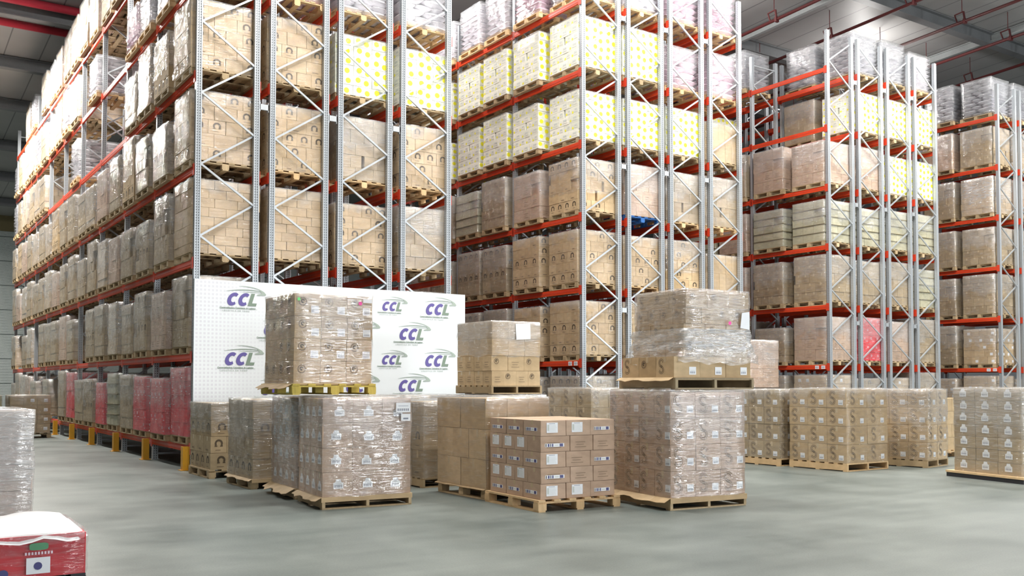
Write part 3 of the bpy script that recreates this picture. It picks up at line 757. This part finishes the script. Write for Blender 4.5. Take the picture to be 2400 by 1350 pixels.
# -- block one, aisle side (18 places on 7 levels); '.' is an empty place
def pick(s): return {'L': 'logo', 'l': 'logo2', 'm': 'logo3', 's': 'small', 'p': 'plain', 'q': 'plain2', 'h': 'plain3', 't': 'tall', 'd': 'dots', 'r': 'red', 'g': 'pads', 'b': 'labels', 'S': 'sack', 'W': 'sackw', 'P': 'sackp'}[s]
A0 = ['rrrqgrlqrq.q.qphql',
      'qplqhql.qpqlq.hq.l',
      'sqlqphqlqqphqlqhpq',
      'LlqmqphqlqmhqhqpLq',
      'Lmhq....W...qhqhqW',
      'pPWP..W.hWqWqWhqqW',
      '....hqpqqhpWq.Wq..']
for k, row in enumerate(A0):
    for pos, ch in enumerate(row):
        if ch != '.': put(pick(ch), 0, 0, k, pos, 'near' if pos == 0 and k in (2, 3, 4) else 'merged')
for r, col in ((1, 'lpsLLP'), (2, 'qpLqdW'), (3, 'lpqLdW')):
    for k, ch in enumerate(col): put(pick(ch), 0, r, k, 0, 'near' if k > 1 else 'merged', 'wood_new' if k in (3,) else None)
# -- block two
A1 = ['llqlqq', 'LLqlqp', 'LLllqp', 'mpqgqL', 'dddddd', 'dddddd', '.PWWWW']
for k, row in enumerate(A1):
    for pos, ch in enumerate(row):
        if ch != '.': put(pick(ch), 1, 0, k, pos, 'near' if pos < 4 else 'merged')
for r, col in ((1, 'lLLpddW'), (2, 'llmqdPP'), (3, 'qptqtPP')):
    for k, ch in enumerate(col):
        put(pick(ch), 1, r, k, 0, 'near', 'blue_plastic' if (r, k) == (1, 3) else ('wood_new' if k in (2, 3, 6) else None))
put('sackw', 1, 0, 6, 0, 'near')
# -- block three
A2 = ['bqbq', 'pqqp', 'qqpp', 'ggpg', 'ppqq', '...d', '..SS']
for k, row in enumerate(A2):
    for pos, ch in enumerate(row):
        if ch != '.': put(pick(ch), 2, 0, k, pos, 'near' if pos < 2 else 'merged', None, .78 if (k, pos) == (1, 1) else None)
for r, col in ((1, 'lrqgpdS'), (2, 'bpqgddS'), (3, 'qqggddW')):
    for k, ch in enumerate(col): put(pick(ch), 2, r, k, 0, 'near')
for k, ch in ((6, 'S'), (5, 'q'), (4, 'q'), (3, 'g')): put(pick(ch), 2, 1, k, 1, 'merged')
for o in [o for o in C.objects if o.get('category') == 'pallet load' and 'end of second row, rack three' in o['label'] and abs(o.location.y) > 1.2]:
    o['label'] = o['label'].replace('end of second row', 'second place in second row')
# -- block four
A3 = ['bb', 'bq', 'qq', 'qq', 'hq', 'qp', 'SS']
for k, row in enumerate(A3):
    for pos, ch in enumerate(row): put(pick(ch), 3, 0, k, pos, 'merged')
for k, ch in enumerate('bqqqphS'): put(pick(ch), 3, 1, k, 0, 'merged')

# ------------------------------------------------------------------ white banner with the printed marks
ban = thing('banner', 'large white banner printed with repeated CCL logos, standing before the first rack', 'banner', (-.1, -.30, 0))
m = MB(); m.box(0, 5.7, 0, .012, .06, 3.47, 'banner'); m.build('banner_sheet', ban)
m = MB()
for a in ((0, 5.7, .012, .05, 3.42, 3.465), (0, 5.7, .012, .05, .06, .1), (0, .04, .012, .05, .0, 3.46), (5.66, 5.7, .012, .05, .0, 3.46), (2.8, 2.84, .012, .05, 0, 3.46)): m.box(*a, 'galv')
m.box(-.012, -.0, -.0, .05, .0, 3.47, 'galv'); m.build('banner_frame', ban)
def text_mesh(body, size, mat, shear=0, bold=0, sx=1):
    cu = bpy.data.curves.new('t', 'FONT'); cu.body = body; cu.size = size; cu.shear = shear; cu.offset = bold; cu.extrude = .0008
    ob = bpy.data.objects.new('t', cu); C.objects.link(ob)
    dg = bpy.context.evaluated_depsgraph_get(); me = bpy.data.meshes.new_from_object(ob.evaluated_get(dg))
    bpy.data.objects.remove(ob); bpy.data.curves.remove(cu)
    v = [(p.co.x*sx, p.co.y, p.co.z) for p in me.vertices]; f = [tuple(p.vertices) for p in me.polygons]
    bpy.data.meshes.remove(me); return v, f
def logo_mesh(s):
    m = MB(); y0 = -.004
    def addtext(body, size, x, z, mat, shear=0, bold=0, sx=1, sz=1):
        v, f = text_mesh(body, size, mat, shear, bold, sx); b = len(m.v); k = m.mi(mat)
        m.v += [(x+a, y0-c, z+b_*sz) for a, b_, c in v]
        for q in f: m.f.append(tuple(b+i for i in q)); m.m.append(k); m.smooth.append(False)
    # widths: CC then L, cap height s
    cs = s/.69
    sh = .30
    def S_(u, v): return (u*s+sh*v*s, y0, v*s)
    def letterC(u0):
        n = 22; cu, cv = u0+.46, .5
        P = []
        for i in range(n+1):
            a = R(48+(312-48)*i/n); P.append((S_(cu+.46*math.cos(a)*.98, cv+.52*math.sin(a)), S_(cu+.20*math.cos(a)+.05, cv+.25*math.sin(a))))
        for (a, b_), (c, d) in zip(P, P[1:]): m.poly([a, b_, d, c], 'logo_purple')
    letterC(-1.30); letterC(-.42)
    m.poly([S_(.46, 0), S_(.76, 0), S_(.76, 1.0), S_(.46, 1.0)], 'logo_green'); m.poly([S_(.76, 0), S_(1.14, 0), S_(1.14, .23), S_(.76, .23)], 'logo_green')
    def arc(pts, wd, mat):
        n = len(pts)
        for i in range(n-1):
            (x0, z0_), (x1, z1_) = pts[i], pts[i+1]; a = wd*math.sin(math.pi*min(1, (i+.3)/n*1.0))*s+.003; c = wd*math.sin(math.pi*min(1, (i+1.3)/n))*s+.003
            m.poly([(x0*s, y0, z0_*s-a/2), (x1*s, y0, z1_*s-c/2), (x1*s, y0, z1_*s+c/2), (x0*s, y0, z0_*s+a/2)], mat)
    def curve(p0, p1, p2, p3, n=18):
        return [tuple((1-t)**3*a+3*(1-t)**2*t*b+3*(1-t)*t*t*c+t**3*d for a, b, c, d in zip(p0, p1, p2, p3)) for t in [i/n for i in range(n+1)]]
    arc(curve((-1.25, 1.12), (-.2, 1.30), (1.2, 1.34), (1.75, 1.12)), .05, 'logo_green')
    arc(curve((-.25, 1.55), (.6, 1.58), (1.4, 1.42), (1.85, 1.12)), .06, 'logo_pale')
    arc(curve((-.1, 1.10), (.6, 1.12), (1.2, 1.14), (1.8, 1.06)), .04, 'logo_pale')
    # broad tip of the swoosh running back into the L
    m.poly([(1.35*s, y0-.0005, 1.36*s), (1.75*s, y0-.0005, 1.2*s), (1.98*s, y0-.0005, .98*s), (1.9*s, y0-.0005, .88*s), (1.2*s, y0-.0005, .86*s), (1.25*s, y0-.0005, .95*s), (1.62*s, y0-.0005, 1.04*s)], 'logo_pale')
    addtext('Comercializadora Colombiana de Logistica', s*.168, -1.75*s, -.24*s, 'logo_green', .15, s*.004, .98)
    addtext('L O G I S T I C A   E N   T O D O', s*.145, -1.55*s, -.47*s, 'logo_pale', 0, s*.002, 1.05)
    m.poly([(-1.75*s, y0, -.275*s), (1.25*s, y0, -.275*s), (1.25*s, y0, -.26*s), (-1.75*s, y0, -.26*s)], 'logo_green')
    return m.mesh('printed_logo')
LG, SM = logo_mesh(.235), logo_mesh(.185)
for x, z, mm in ((.80, 3.015, LG), (.77, 1.91, LG), (1.50, 2.48, LG), (1.46, 1.36, LG), (2.05, 3.03, SM), (2.05, 1.95, SM), (3.18, 2.48, LG), (3.18, 1.40, LG),
                 (2.6, 3.02, LG), (2.6, 1.93, LG), (3.90, 3.05, SM), (3.90, 1.96, SM), (4.96, 3.01, LG), (4.95, 1.93, LG), (4.35, 2.47, LG), (4.34, 1.41, LG)):
    if 1.9 < x < 2.8 and mm is LG: continue
    link('printed_logo', mm, ban, (x+.06, -.001, z))

# ------------------------------------------------------------------ loads standing on the open floor
def L_(kind, u, v, lw, lh, extra=None): return (kind, u, v, lw, lh, extra)
def place(sp, P, rz_deg, z, label, group='wrapped loads on the open floor'):
    """P: nearest corner of the cargo on the ground (front-left corner), turned about it"""
    th = R(rz_deg); W, D = sp['W'], sp['D']
    c = Vector((W/2, D/2)); x = P[0]+c.x*math.cos(th)-c.y*math.sin(th); y = P[1]+c.x*math.sin(th)+c.y*math.cos(th)
    return make_load(sp, label, (x, y, z), th, group)
def house(p=1.0, u=.33, v=.28): return lambda li, i, n, r: L_('house', u+r.uniform(-.06, .06), v+r.uniform(-.05, .04), .13, .12)
S1 = dict(W=1.19, D=1.02, layers=[(3, 4, .308)]*4, mat='kraft_pink', front=house(), left=lambda li, i, n, r: L_('house', .28, .3+r.uniform(-.06, .06), .13, .12), mode='all', pmat='wood', pstyle='stringer', pallet=(1.2, 1.06), slip=(.055, .10), wrap={'mat': 'film_gloss'}, seed=5)
p1 = place(S1, (-.26, -6.59), -5, 0, 'grey-wrapped carton load with white labels, nearest the camera under the banner')
m = MB(); m.box(0, .20, -.004, 0, 0, .125, 'paper')
for q in range(6): m.box(.02+.028*q, .036+.028*q, -.005, -.004, .02, .05, 'ink')
m.box(.03, .17, -.005, -.004, .08, .085, 'ink'); o = m.build('paper_slip', p1, (.37, -.548, 1.20)); o['label'] = 'white address slip on the film'
m = MB(); m.box(0, .13, -.004, 0, 0, .09, 'paper'); m.box(.03, .1, -.005, -.004, .02, .04, 'ink'); o = m.build('paper_slip', p1, (.44, -.548, 1.09)); o['label'] = 'small white slip on the film'
S1b = dict(S1, D=1.12, pallet=(1.2, 1.16), layers=[(3, 4, .306)]*4, seed=6, slip=(.02, .16), wrap={'mat': 'film_heavy'})
place(S1b, (-.15, -5.40), -4, 0, 'dark brown wrapped load standing directly behind the grey-wrapped labelled load')
T1 = dict(W=1.12, D=1.10, layers=[(3, 4, .297)]*4, mat='kraft', front=lambda li, i, n, r: L_('plain', .62, .12, .11, .10, 'round') if li else 'round', left=lambda li, i, n, r: 'round' if r.random() < .6 else None, mode='all', pmat='wood_yellow', pallet=(1.2, 1.2), slip=(.015, .16), wrap={'mat': 'film_gloss'}, seed=8)
t1 = place(T1, (-.36, -5.86), 0, 1.425, 'wrapped brown load on a yellowish pallet, stacked in front of the banner')
m = MB(); dring(m, (Vector((0, 0, 0)), Vector((1, 0, 0)), Vector((0, 0, 1)), Vector((0, -1, 0)), 1, 1), 0, 0, 0, .028, 0, 360, 'pink_sticker', 10); m.build('sticker', t1, (.37, -.575, 1.24))['label'] = 'pink round sticker'
m = MB(); dring(m, (Vector((0, 0, 0)), Vector((1, 0, 0)), Vector((0, 0, 1)), Vector((0, -1, 0)), 1, 1), 0, 0, 0, .022, 0, 360, 'green_sticker', 10); m.build('sticker', t1, (-.51, -.575, 1.26))['label'] = 'small green sticker'
m = MB(); m.box(0, .13, -.004, 0, 0, .05, 'paper'); m.build('paper_slip', t1, (.41, -.578, 1.25))
S2 = dict(W=1.1, D=1.2, layers=lay(4, .275, (3, 4), (4, 3)), mat='kraft_dull', front=shoes(.35), left=shoes_l((0, 2)), mode='all', pmat='wood', pallet=(1.15, 1.2), wrap={'mat': 'film', 'lo': .62}, seed=9)
place(S2, (-.27, -1.93), 0, 0, 'brown carton load with horseshoe marks, farthest of the line beside the banner')
S3 = dict(S2, D=1.15, layers=lay(4, .295, (3, 4), (4, 3)), seed=10, left=shoes_l((0,)), wrap={'mat': 'film'}, slip=(.05, .06), pallet=(1.15, 1.15))
place(S3, (-.22, -3.86), 0, 0, 'brown wrapped load between the horseshoe-marked load and the labelled loads')
S5 = dict(W=1.07, D=1.32, layers=[(2, 2, .39), (2, 3, .41), (3, 2, .42)], mat='kraft', front=nod, left=nod, mode='all', pmat='wood', pallet=(1.06, 1.3), slip=(.02, .03), wrap={'mat': 'film_light'}, seed=12)
place(S5, (1.955, -6.9), 0, 0, 'plain brown load of large cartons behind the unwrapped carton pallet')
S4 = dict(W=1.1, D=1.1, layers=[(3, 3, .42), (3, 3, .37), (3, 3, .36)], mat='kraft_dull', front=nod, left=shoes_l((1,)), mode='all', pmat='wood', pstyle='stringer', pallet=(1.12, 1.12), wrap={'mat': 'film'}, seed=13)
place(S4, (1.98, -5.1), 0, 0, 'narrow-looking brown load seen between the labelled load and the plain load')
GS = dict(W=1.15, D=1.2, layers=lay(4, .305, (3, 3), (3, 4)), mat='kraft_dull', front=nod, left=nod, mode='merged', pmat='wood', pallet=(1.15, 1.2), wrap={'mat': 'film_heavy'}, seed=14)
place(GS, (3.85, -4.1), 0, 0, 'grey-filmed load carrying the small-carton load beside the banner')
place(dict(GS, seed=15), (2.55, -3.4), 0, 0, 'grey-filmed load in front of the banner, next to the one carrying cartons')
place(dict(GS, seed=16), (1.35, -2.6), 0, 0, 'grey-filmed load in front of the banner, mostly hidden behind others')
T2 = dict(W=1.02, D=1.16, layers=[(4, 4, .255), (3, 4, .26), (3, 3, .30), (3, 3, .29)], mat='kraft', front=lambda li, i, n, r: ('round' if r.random() < .6 else 'text') if li < 2 else None, left=lambda li, i, n, r: 'text' if li < 2 else None, mode='all', pmat='wood', pstyle='stringer', pallet=(1.06, 1.2), wrap={'mat': 'film', 'lo': .5}, seed=17)
t2 = place(T2, (3.88, -4.05), 0, 1.395, 'brown load with a hanging paper sheet, stacked beside the banner')
m = MB(); m.poly([(0, 0, 0), (.30, 0, .02), (.29, -.004, .30), (-.02, -.004, .28)], 'paper'); m.poly([(0, .002, 0), (-.02, -.002, .28), (.29, -.002, .30), (.30, .002, .02)], 'paper'); o = m.build('paper_sheet', t2, (-.02, -.605, .94)); o['label'] = 'white paper sheet under the film'
S7 = dict(W=1.2, D=1.3, layers=[(3, 3, .335)]*4, mat='kraft_dull', front=lambda li, i, n, r: 'S', left=lambda li, i, n, r: 'S', mode='all', pmat='wood', pallet=(1.2, 1.3), wrap={'mat': 'film_light'}, seed=18)
place(S7, (5.68, -4.5), 0, 0, 'brown load with round printed marks, behind the unwrapped carton pallet')
S8 = dict(W=1.2, D=1.34, layers=[(3, 4, .330)]*4, mat='kraft_pink', front=lambda li, i, n, r: L_('plain', .66, .2, .10, .09, 'S'), left=lambda li, i, n, r: L_('plain', .75, .2, .10, .09, 'S') if i % 2 else 'S', mode='all', pmat='wood', pstyle='stringer', pallet=(1.22, 1.36), slip=(.06, .12), wrap={'mat': 'film_gloss'}, seed=19)
place(S8, (3.31, -9.05), -6, 0, 'wrapped carton load with swirl prints and labels, carrying the tall wrapped load')
SK = 0
T3 = dict(W=1.28, D=1.12, layers=[(3, 3, .265), (3, 3, .22, 1.1, 1.06, .08, 0), (3, 3, .205, 1.06, 1.04, .10, .02), (4, 4, .21, 1.06, 1.06, .12, .02), (3, 3, .225, 1.06, 1.06, .13, .02)], mat='kraft',
          front=lambda li, i, n, r: L_('plain', .58, .12, .11, .10) if li == 0 else ('round' if r.random() < .5 else 'text'), left=lambda li, i, n, r: 'S' if li in (0, 4) and i != 1 else 'round', mode='all', pmat='wood_old', pstyle='stringer', pallet=(1.3, 1.22), slip=(.03, .10),
          wrap=[{'mat': 'film_gloss', 'W': 1.09, 'D': 1.08, 'o': (.12, .01), 'lo': .20, 'hi': 1.135}, {'mat': 'film_heavy', 'W': 1.10, 'D': 1.06, 'o': (.09, 0), 'lo': .17, 'hi': .62, 'top': False, 'amp': .014, 'prof': lambda t: .13*max(0, 1-t*1.25)**1.5+.02}], seed=20)
t3 = place(T3, (3.42, -9.0), -5, 1.505, 'tall wrapped load with a flared plastic skirt, stacked on the swirl-print load')
m = MB(); m.poly([(0, 0, 0), (.16, 0, -.02), (.16, 0, .22), (.03, 0, .2)], 'paper'); m.poly([(0, .002, 0), (.03, .002, .2), (.16, .002, .22), (.16, .002, -.02)], 'paper'); o = m.build('paper_sheet', t3, (.46, -.568, .80)); o['label'] = 'white paper sheet on the film'
m = MB(); dring(m, (Vector((0, 0, 0)), Vector((1, 0, 0)), Vector((0, 0, 1)), Vector((0, -1, 0)), 1, 1), 0, 0, 0, .026, 0, 360, 'pink_sticker', 10); m.build('sticker', t3, (.28, -.568, .86))['label'] = 'pink round sticker'
S9 = dict(W=1.2, D=1.15, layers=[(3, 3, .328)]*4, mat='kraft_dull', front=lambda li, i, n, r: L_('plain', .6, .14, .10, .09, 'S'), left=lambda li, i, n, r: L_('plain', .6, .14, .10, .09, 'S'), mode='all', pmat='wood_new', pstyle='stringer', pallet=(1.2, 1.17), wrap={'mat': 'film_light'}, seed=21)
def solidpal(sp): return dict(sp, slip=(.0, .0))
place(S9, (9.46, -5.50), 0, 0, 'carton load with swirl prints, left neighbour of the clear-cornered load'.replace('left neighbour of', 'directly behind'))
place(dict(S9, seed=22, mode='all'), (9.85, -4.25), 0, 0, 'carton load under the narrow pale load near the third rack')
S10 = dict(S9, D=1.28, layers=[(2, 3, .333)]*4, seed=23, mat='kraft', pallet=(1.2, 1.3), pstyle='stringer', front=lambda li, i, n, r: L_('plain', .66, .14, .10, .09, 'S'))
place(S10, (9.58, -6.92), 0, 0, 'clear-cornered wrapped load with swirl prints and rows of labels, on new pine pallet')
S11 = dict(S9, W=.92, D=1.1, layers=[(2, 3, .330)]*4, seed=24, mat='kraft', pallet=(.95, 1.1), pmat='wood', wrap={'mat': 'film'})
place(S11, (11.51, -7.26), 10, 0, 'slightly turned wrapped load with swirl prints, beside the clear-cornered load')
S12 = dict(W=1.2, D=1.35, layers=[(3, 3, .199)]*7, mat='kraft_dull', front=house(), left=lambda li, i, n, r: L_('house', .3, .3, .14, .13), mode='all', pmat='wood_new', pstyle='slip', pallet=(1.25, 1.45), wrap={'mat': 'film'}, seed=25, tape=False)
place(S12, (10.15, -9.75), -13, 0, 'dark-wrapped load with house-shaped labels on a black-based slab pallet')
T4 = dict(W=.97, D=1.1, layers=[(2, 3, .195)]*5, mat='kraft_pink', front=lambda li, i, n, r: L_('plain', .03, .3, .09, .09) if i == 0 else 'text', left=lambda li, i, n, r: L_('plain', .3, .3, .11, .09), mode='all', pmat=None, wrap={'mat': 'film'}, seed=26, tape=False)
place(T4, (10.0, -4.2), 0, 1.50, 'narrow pale wrapped load of five thin layers, stacked beside the third rack')
S15 = dict(W=1.1, D=1.1, layers=lay(4, .28, (2, 3), (3, 2)), mat='kraft', front=nod, left=nod, mode='all', pmat='wood_new', pallet=(1.15, 1.15), seed=27)
place(S15, (14.15, -5.9), 0, 0, 'unwrapped orange-brown load glimpsed between the turned load and the slab-pallet load')
# dark loads in the aisle beside the first rack
D1 = dict(W=1.05, D=1.15, layers=lay(4, .27, (3, 3), (3, 3)), mat='kraft_dull', front=lambda li, i, n, r: L_('plain', .5, .3, .1, .09) if r.random() < .6 else None, left=nod, mode='all', pmat='wood_old', pallet=(1.1, 1.15), wrap={'mat': 'film_light'}, seed=28)
place(D1, (-1.62, 12.6), 0, 0, 'dark brown labelled load standing in the aisle by the first rack')
place(dict(D1, seed=29, mat='kraft_green'), (-2.85, 12.8), 0, 0, 'dark greenish load in the aisle, farther from the first rack')

# near, low red load and the beige load behind it
RL = dict(W=1.2, D=1.0, layers=[(1, 1, .30)], mat='carton_red', front=nod, left=nod, mode='all', pmat='black_plastic', pallet=(1.2, 1.0), seed=30, tape=False,
          wrap=[{'mat': 'film_light', 'top': False, 'bulge': .01, 'hi': .30, 'amp': .003}])
RED = place(RL, (-4.84, -10.28), 0, .045, 'low red carton load under a white plastic sheet, nearest the camera')
m = MB(); m.box(-.58, .58, -.48, .48, -.045, 0, 'black_plastic'); m.build('pallet_skid', RED)
# crumpled white sheet heaped on top
def heap(W, D, h, mat, seed, nx=16, ny=12):
    rn = random.Random(seed); m = MB(); k = m.mi(mat); b = len(m.v)
    for iy in range(ny+1):
        for ix in range(nx+1):
            u, v = ix/nx*2-1, iy/ny*2-1; e = (1-abs(u)**6)*(1-abs(v)**6)
            x, y = u*W/2, v*D/2
            z = h*min(1, e*2.5)*(.75+.25*math.sin(u*5+seed)*math.cos(v*4))+rn.uniform(-.006, .006)
            if abs(u) == 1 or abs(v) == 1: z = -.045+rn.uniform(-.02, .02)
            m.v.append((x, y, z))
    for iy in range(ny):
        for ix in range(nx):
            a = b+iy*(nx+1)+ix; m.f.append((a, a+1, a+nx+2, a+nx+1)); m.m.append(k); m.smooth.append(True)
    return m
plain('white_sheet', (.90, .90, .92), .3, var=.03, bump=.2)
o = heap(1.235, 1.035, .055, 'white_sheet', 2).build('plastic_sheet', RED, (0, 0, .45)); o['label'] = 'white plastic sheet over the top'
m = MB(); Ff = (Vector((-.6, -.5125, .145)), Vector((1, 0, 0)), Vector((0, 0, 1)), Vector((0, -1, 0)), 1.2, .3)
def oval(m, F, cu, cv, a, b, mat): m.poly([fpt(F, cu+a*math.copysign(abs(math.cos(t))**.5, math.cos(t)), cv+b*math.copysign(abs(math.sin(t))**.5, math.sin(t))) for t in [2*math.pi*(i+.5)/24 for i in range(24)]], mat)
oval(m, Ff, .88, .222, .062, .026, 'green_print'); m.build('printed_oval', RED)['label'] = 'green oval printed on the red side'; m = MB()
drect(m, Ff, .80, .03, .955, .145, 'paper', .003); dring(m, Ff, .875, .085, 0, .028, 0, 360, 'navy', 12)
m.v = [(a, b_-(.002 if i > 3 else 0), c) for i, (a, b_, c) in enumerate(m.v)]
m.build('printed_panel', RED)['label'] = 'white panel with a blue mark'; m = MB(); dring(m, Ff, .655, .045, 0, .034, 0, 360, 'navy', 9); m.build('printed_badge', RED)['label'] = 'blue round badge'; m = MB()
for q in range(9): drect(m, Ff, .79+.021*q, .165, .803+.021*q, .185, 'sack_pink', .003)
m.build('printed_lettering', RED)['label'] = 'pale lettering under the green oval'
BG = dict(W=1.15, D=1.0, layers=lay(5, .236, (3, 3), (3, 3)), mat='carton_beige', front=lambda li, i, n, r: 'shoe' if li == 0 else None, left=nod, mode='all', pmat='wood', pallet=(1.18, 1.02), wrap={'mat': 'film_heavy'}, seed=31, tape=False)
place(BG, (-4.90, -8.3), 0, 0, 'tall beige wrapped load standing directly behind the low red load')

# ------------------------------------------------------------------ the unwrapped pallet: every carton loose
PX, PY, TH = 1.83, -8.30, R(-3)
o = link('wooden_pallet', pallet_mesh(1.25, 1.34, 'wood_new', 'block'), None); tag(o, 'pale wooden pallet under the unwrapped kraft cartons', 'pallet')
def loc6(x, y, z): return (PX+x*math.cos(TH)-y*math.sin(TH), PY+x*math.sin(TH)+y*math.cos(TH), z)
o.location = loc6(.625, .67, 0); o.rotation_euler = (0, 0, TH)
LW, LD, LH = 1.13, 1.26, .195
lname = ['bottom', 'second', 'middle', 'fourth', 'top']
for li in range(5):
    odd = li % 2 == 1
    nx, ny = 3, (4 if odd else 3)
    for ix, iy, x0, x1, y0, y1 in grid_cells(LW, LD, nx, ny):
        if odd:   # wide carton first, then two narrower
            ed = [-LW/2, -LW/2+.44, -LW/2+.79, LW/2]; x0, x1 = ed[ix], ed[ix+1]
        w_, d_ = x1-x0-.008, y1-y0-.008
        jx, jy = random.uniform(-.002, .002), random.uniform(-.002, .002)
        if li < 4 and ix and iy: continue
        me = carton_mesh(w_, d_, LH-.004, 'kraft_pink', {k_: 'text' for k_ in (('f',) if iy == 0 and (ix == 1 or odd) else ())}, True)
        o = link('carton', me, None, loc6(.625+(x0+x1)/2+jx, .67+(y0+y1)/2+jy, .147+li*LH), TH)
        F = faces_of(w_, d_, LH-.004)
        lab = []
        if iy == 0:
            if not odd: lab += [('f', 'sheet')] if (ix == 0 or (ix == 1 and li != 2)) else ([('f', 'strip')] if ix == 2 else [])
            else: lab += [('f', 'strip')] if ix == 0 else []
        if ix == 0:
            if not odd: lab.append(('l', 'strip'))
            elif iy > 0: lab.append(('l', 'sheet'))
        for fc, kd in lab:
            f = F[fc]
            if kd == 'sheet': q = label_plate(f, f[4]*.22, LH*.2, min(.165, f[4]*.62), .125, kd)
            else: q = label_plate(f, f[4]*.14, LH*.30, f[4]*.66, .042, kd)
            q.build('shipping_label', o)
        fr = ['nearest corner', 'middle of the front', 'far end of the front'][ix] if iy == 0 else None
        sd = ['', 'second along the side', 'third along the side', 'rear end of the side'][iy] if iy < 3 or odd else ''
        if iy == 0: lb = 'loose kraft carton, %s layer of the unwrapped stack, %s' % (lname[li], fr); g = 'cartons on the unwrapped pallet'
        elif ix == 0: lb = 'loose kraft carton, %s layer of the unwrapped stack, %s' % (lname[li], sd); g = 'cartons on the unwrapped pallet'
        elif li == 4: lb = 'loose kraft carton showing only its lid, %s column of the top layer, %s row' % (['', 'middle', 'outer'][ix], ['', 'second', 'rear'][iy]); g = 'lid-only cartons of the unwrapped pallet'
        else: lb = 'loose kraft carton buried behind the outer rows of the unwrapped stack'; g = 'hidden cartons of the unwrapped pallet'
        tag(o, lb, 'carton', g)

for t in list(PROTO.values()):
    for k_ in ('_used', '_h'):
        pass
for o in C.objects:
    for k_ in ('_used', '_h'):
        if k_ in o: del o[k_]
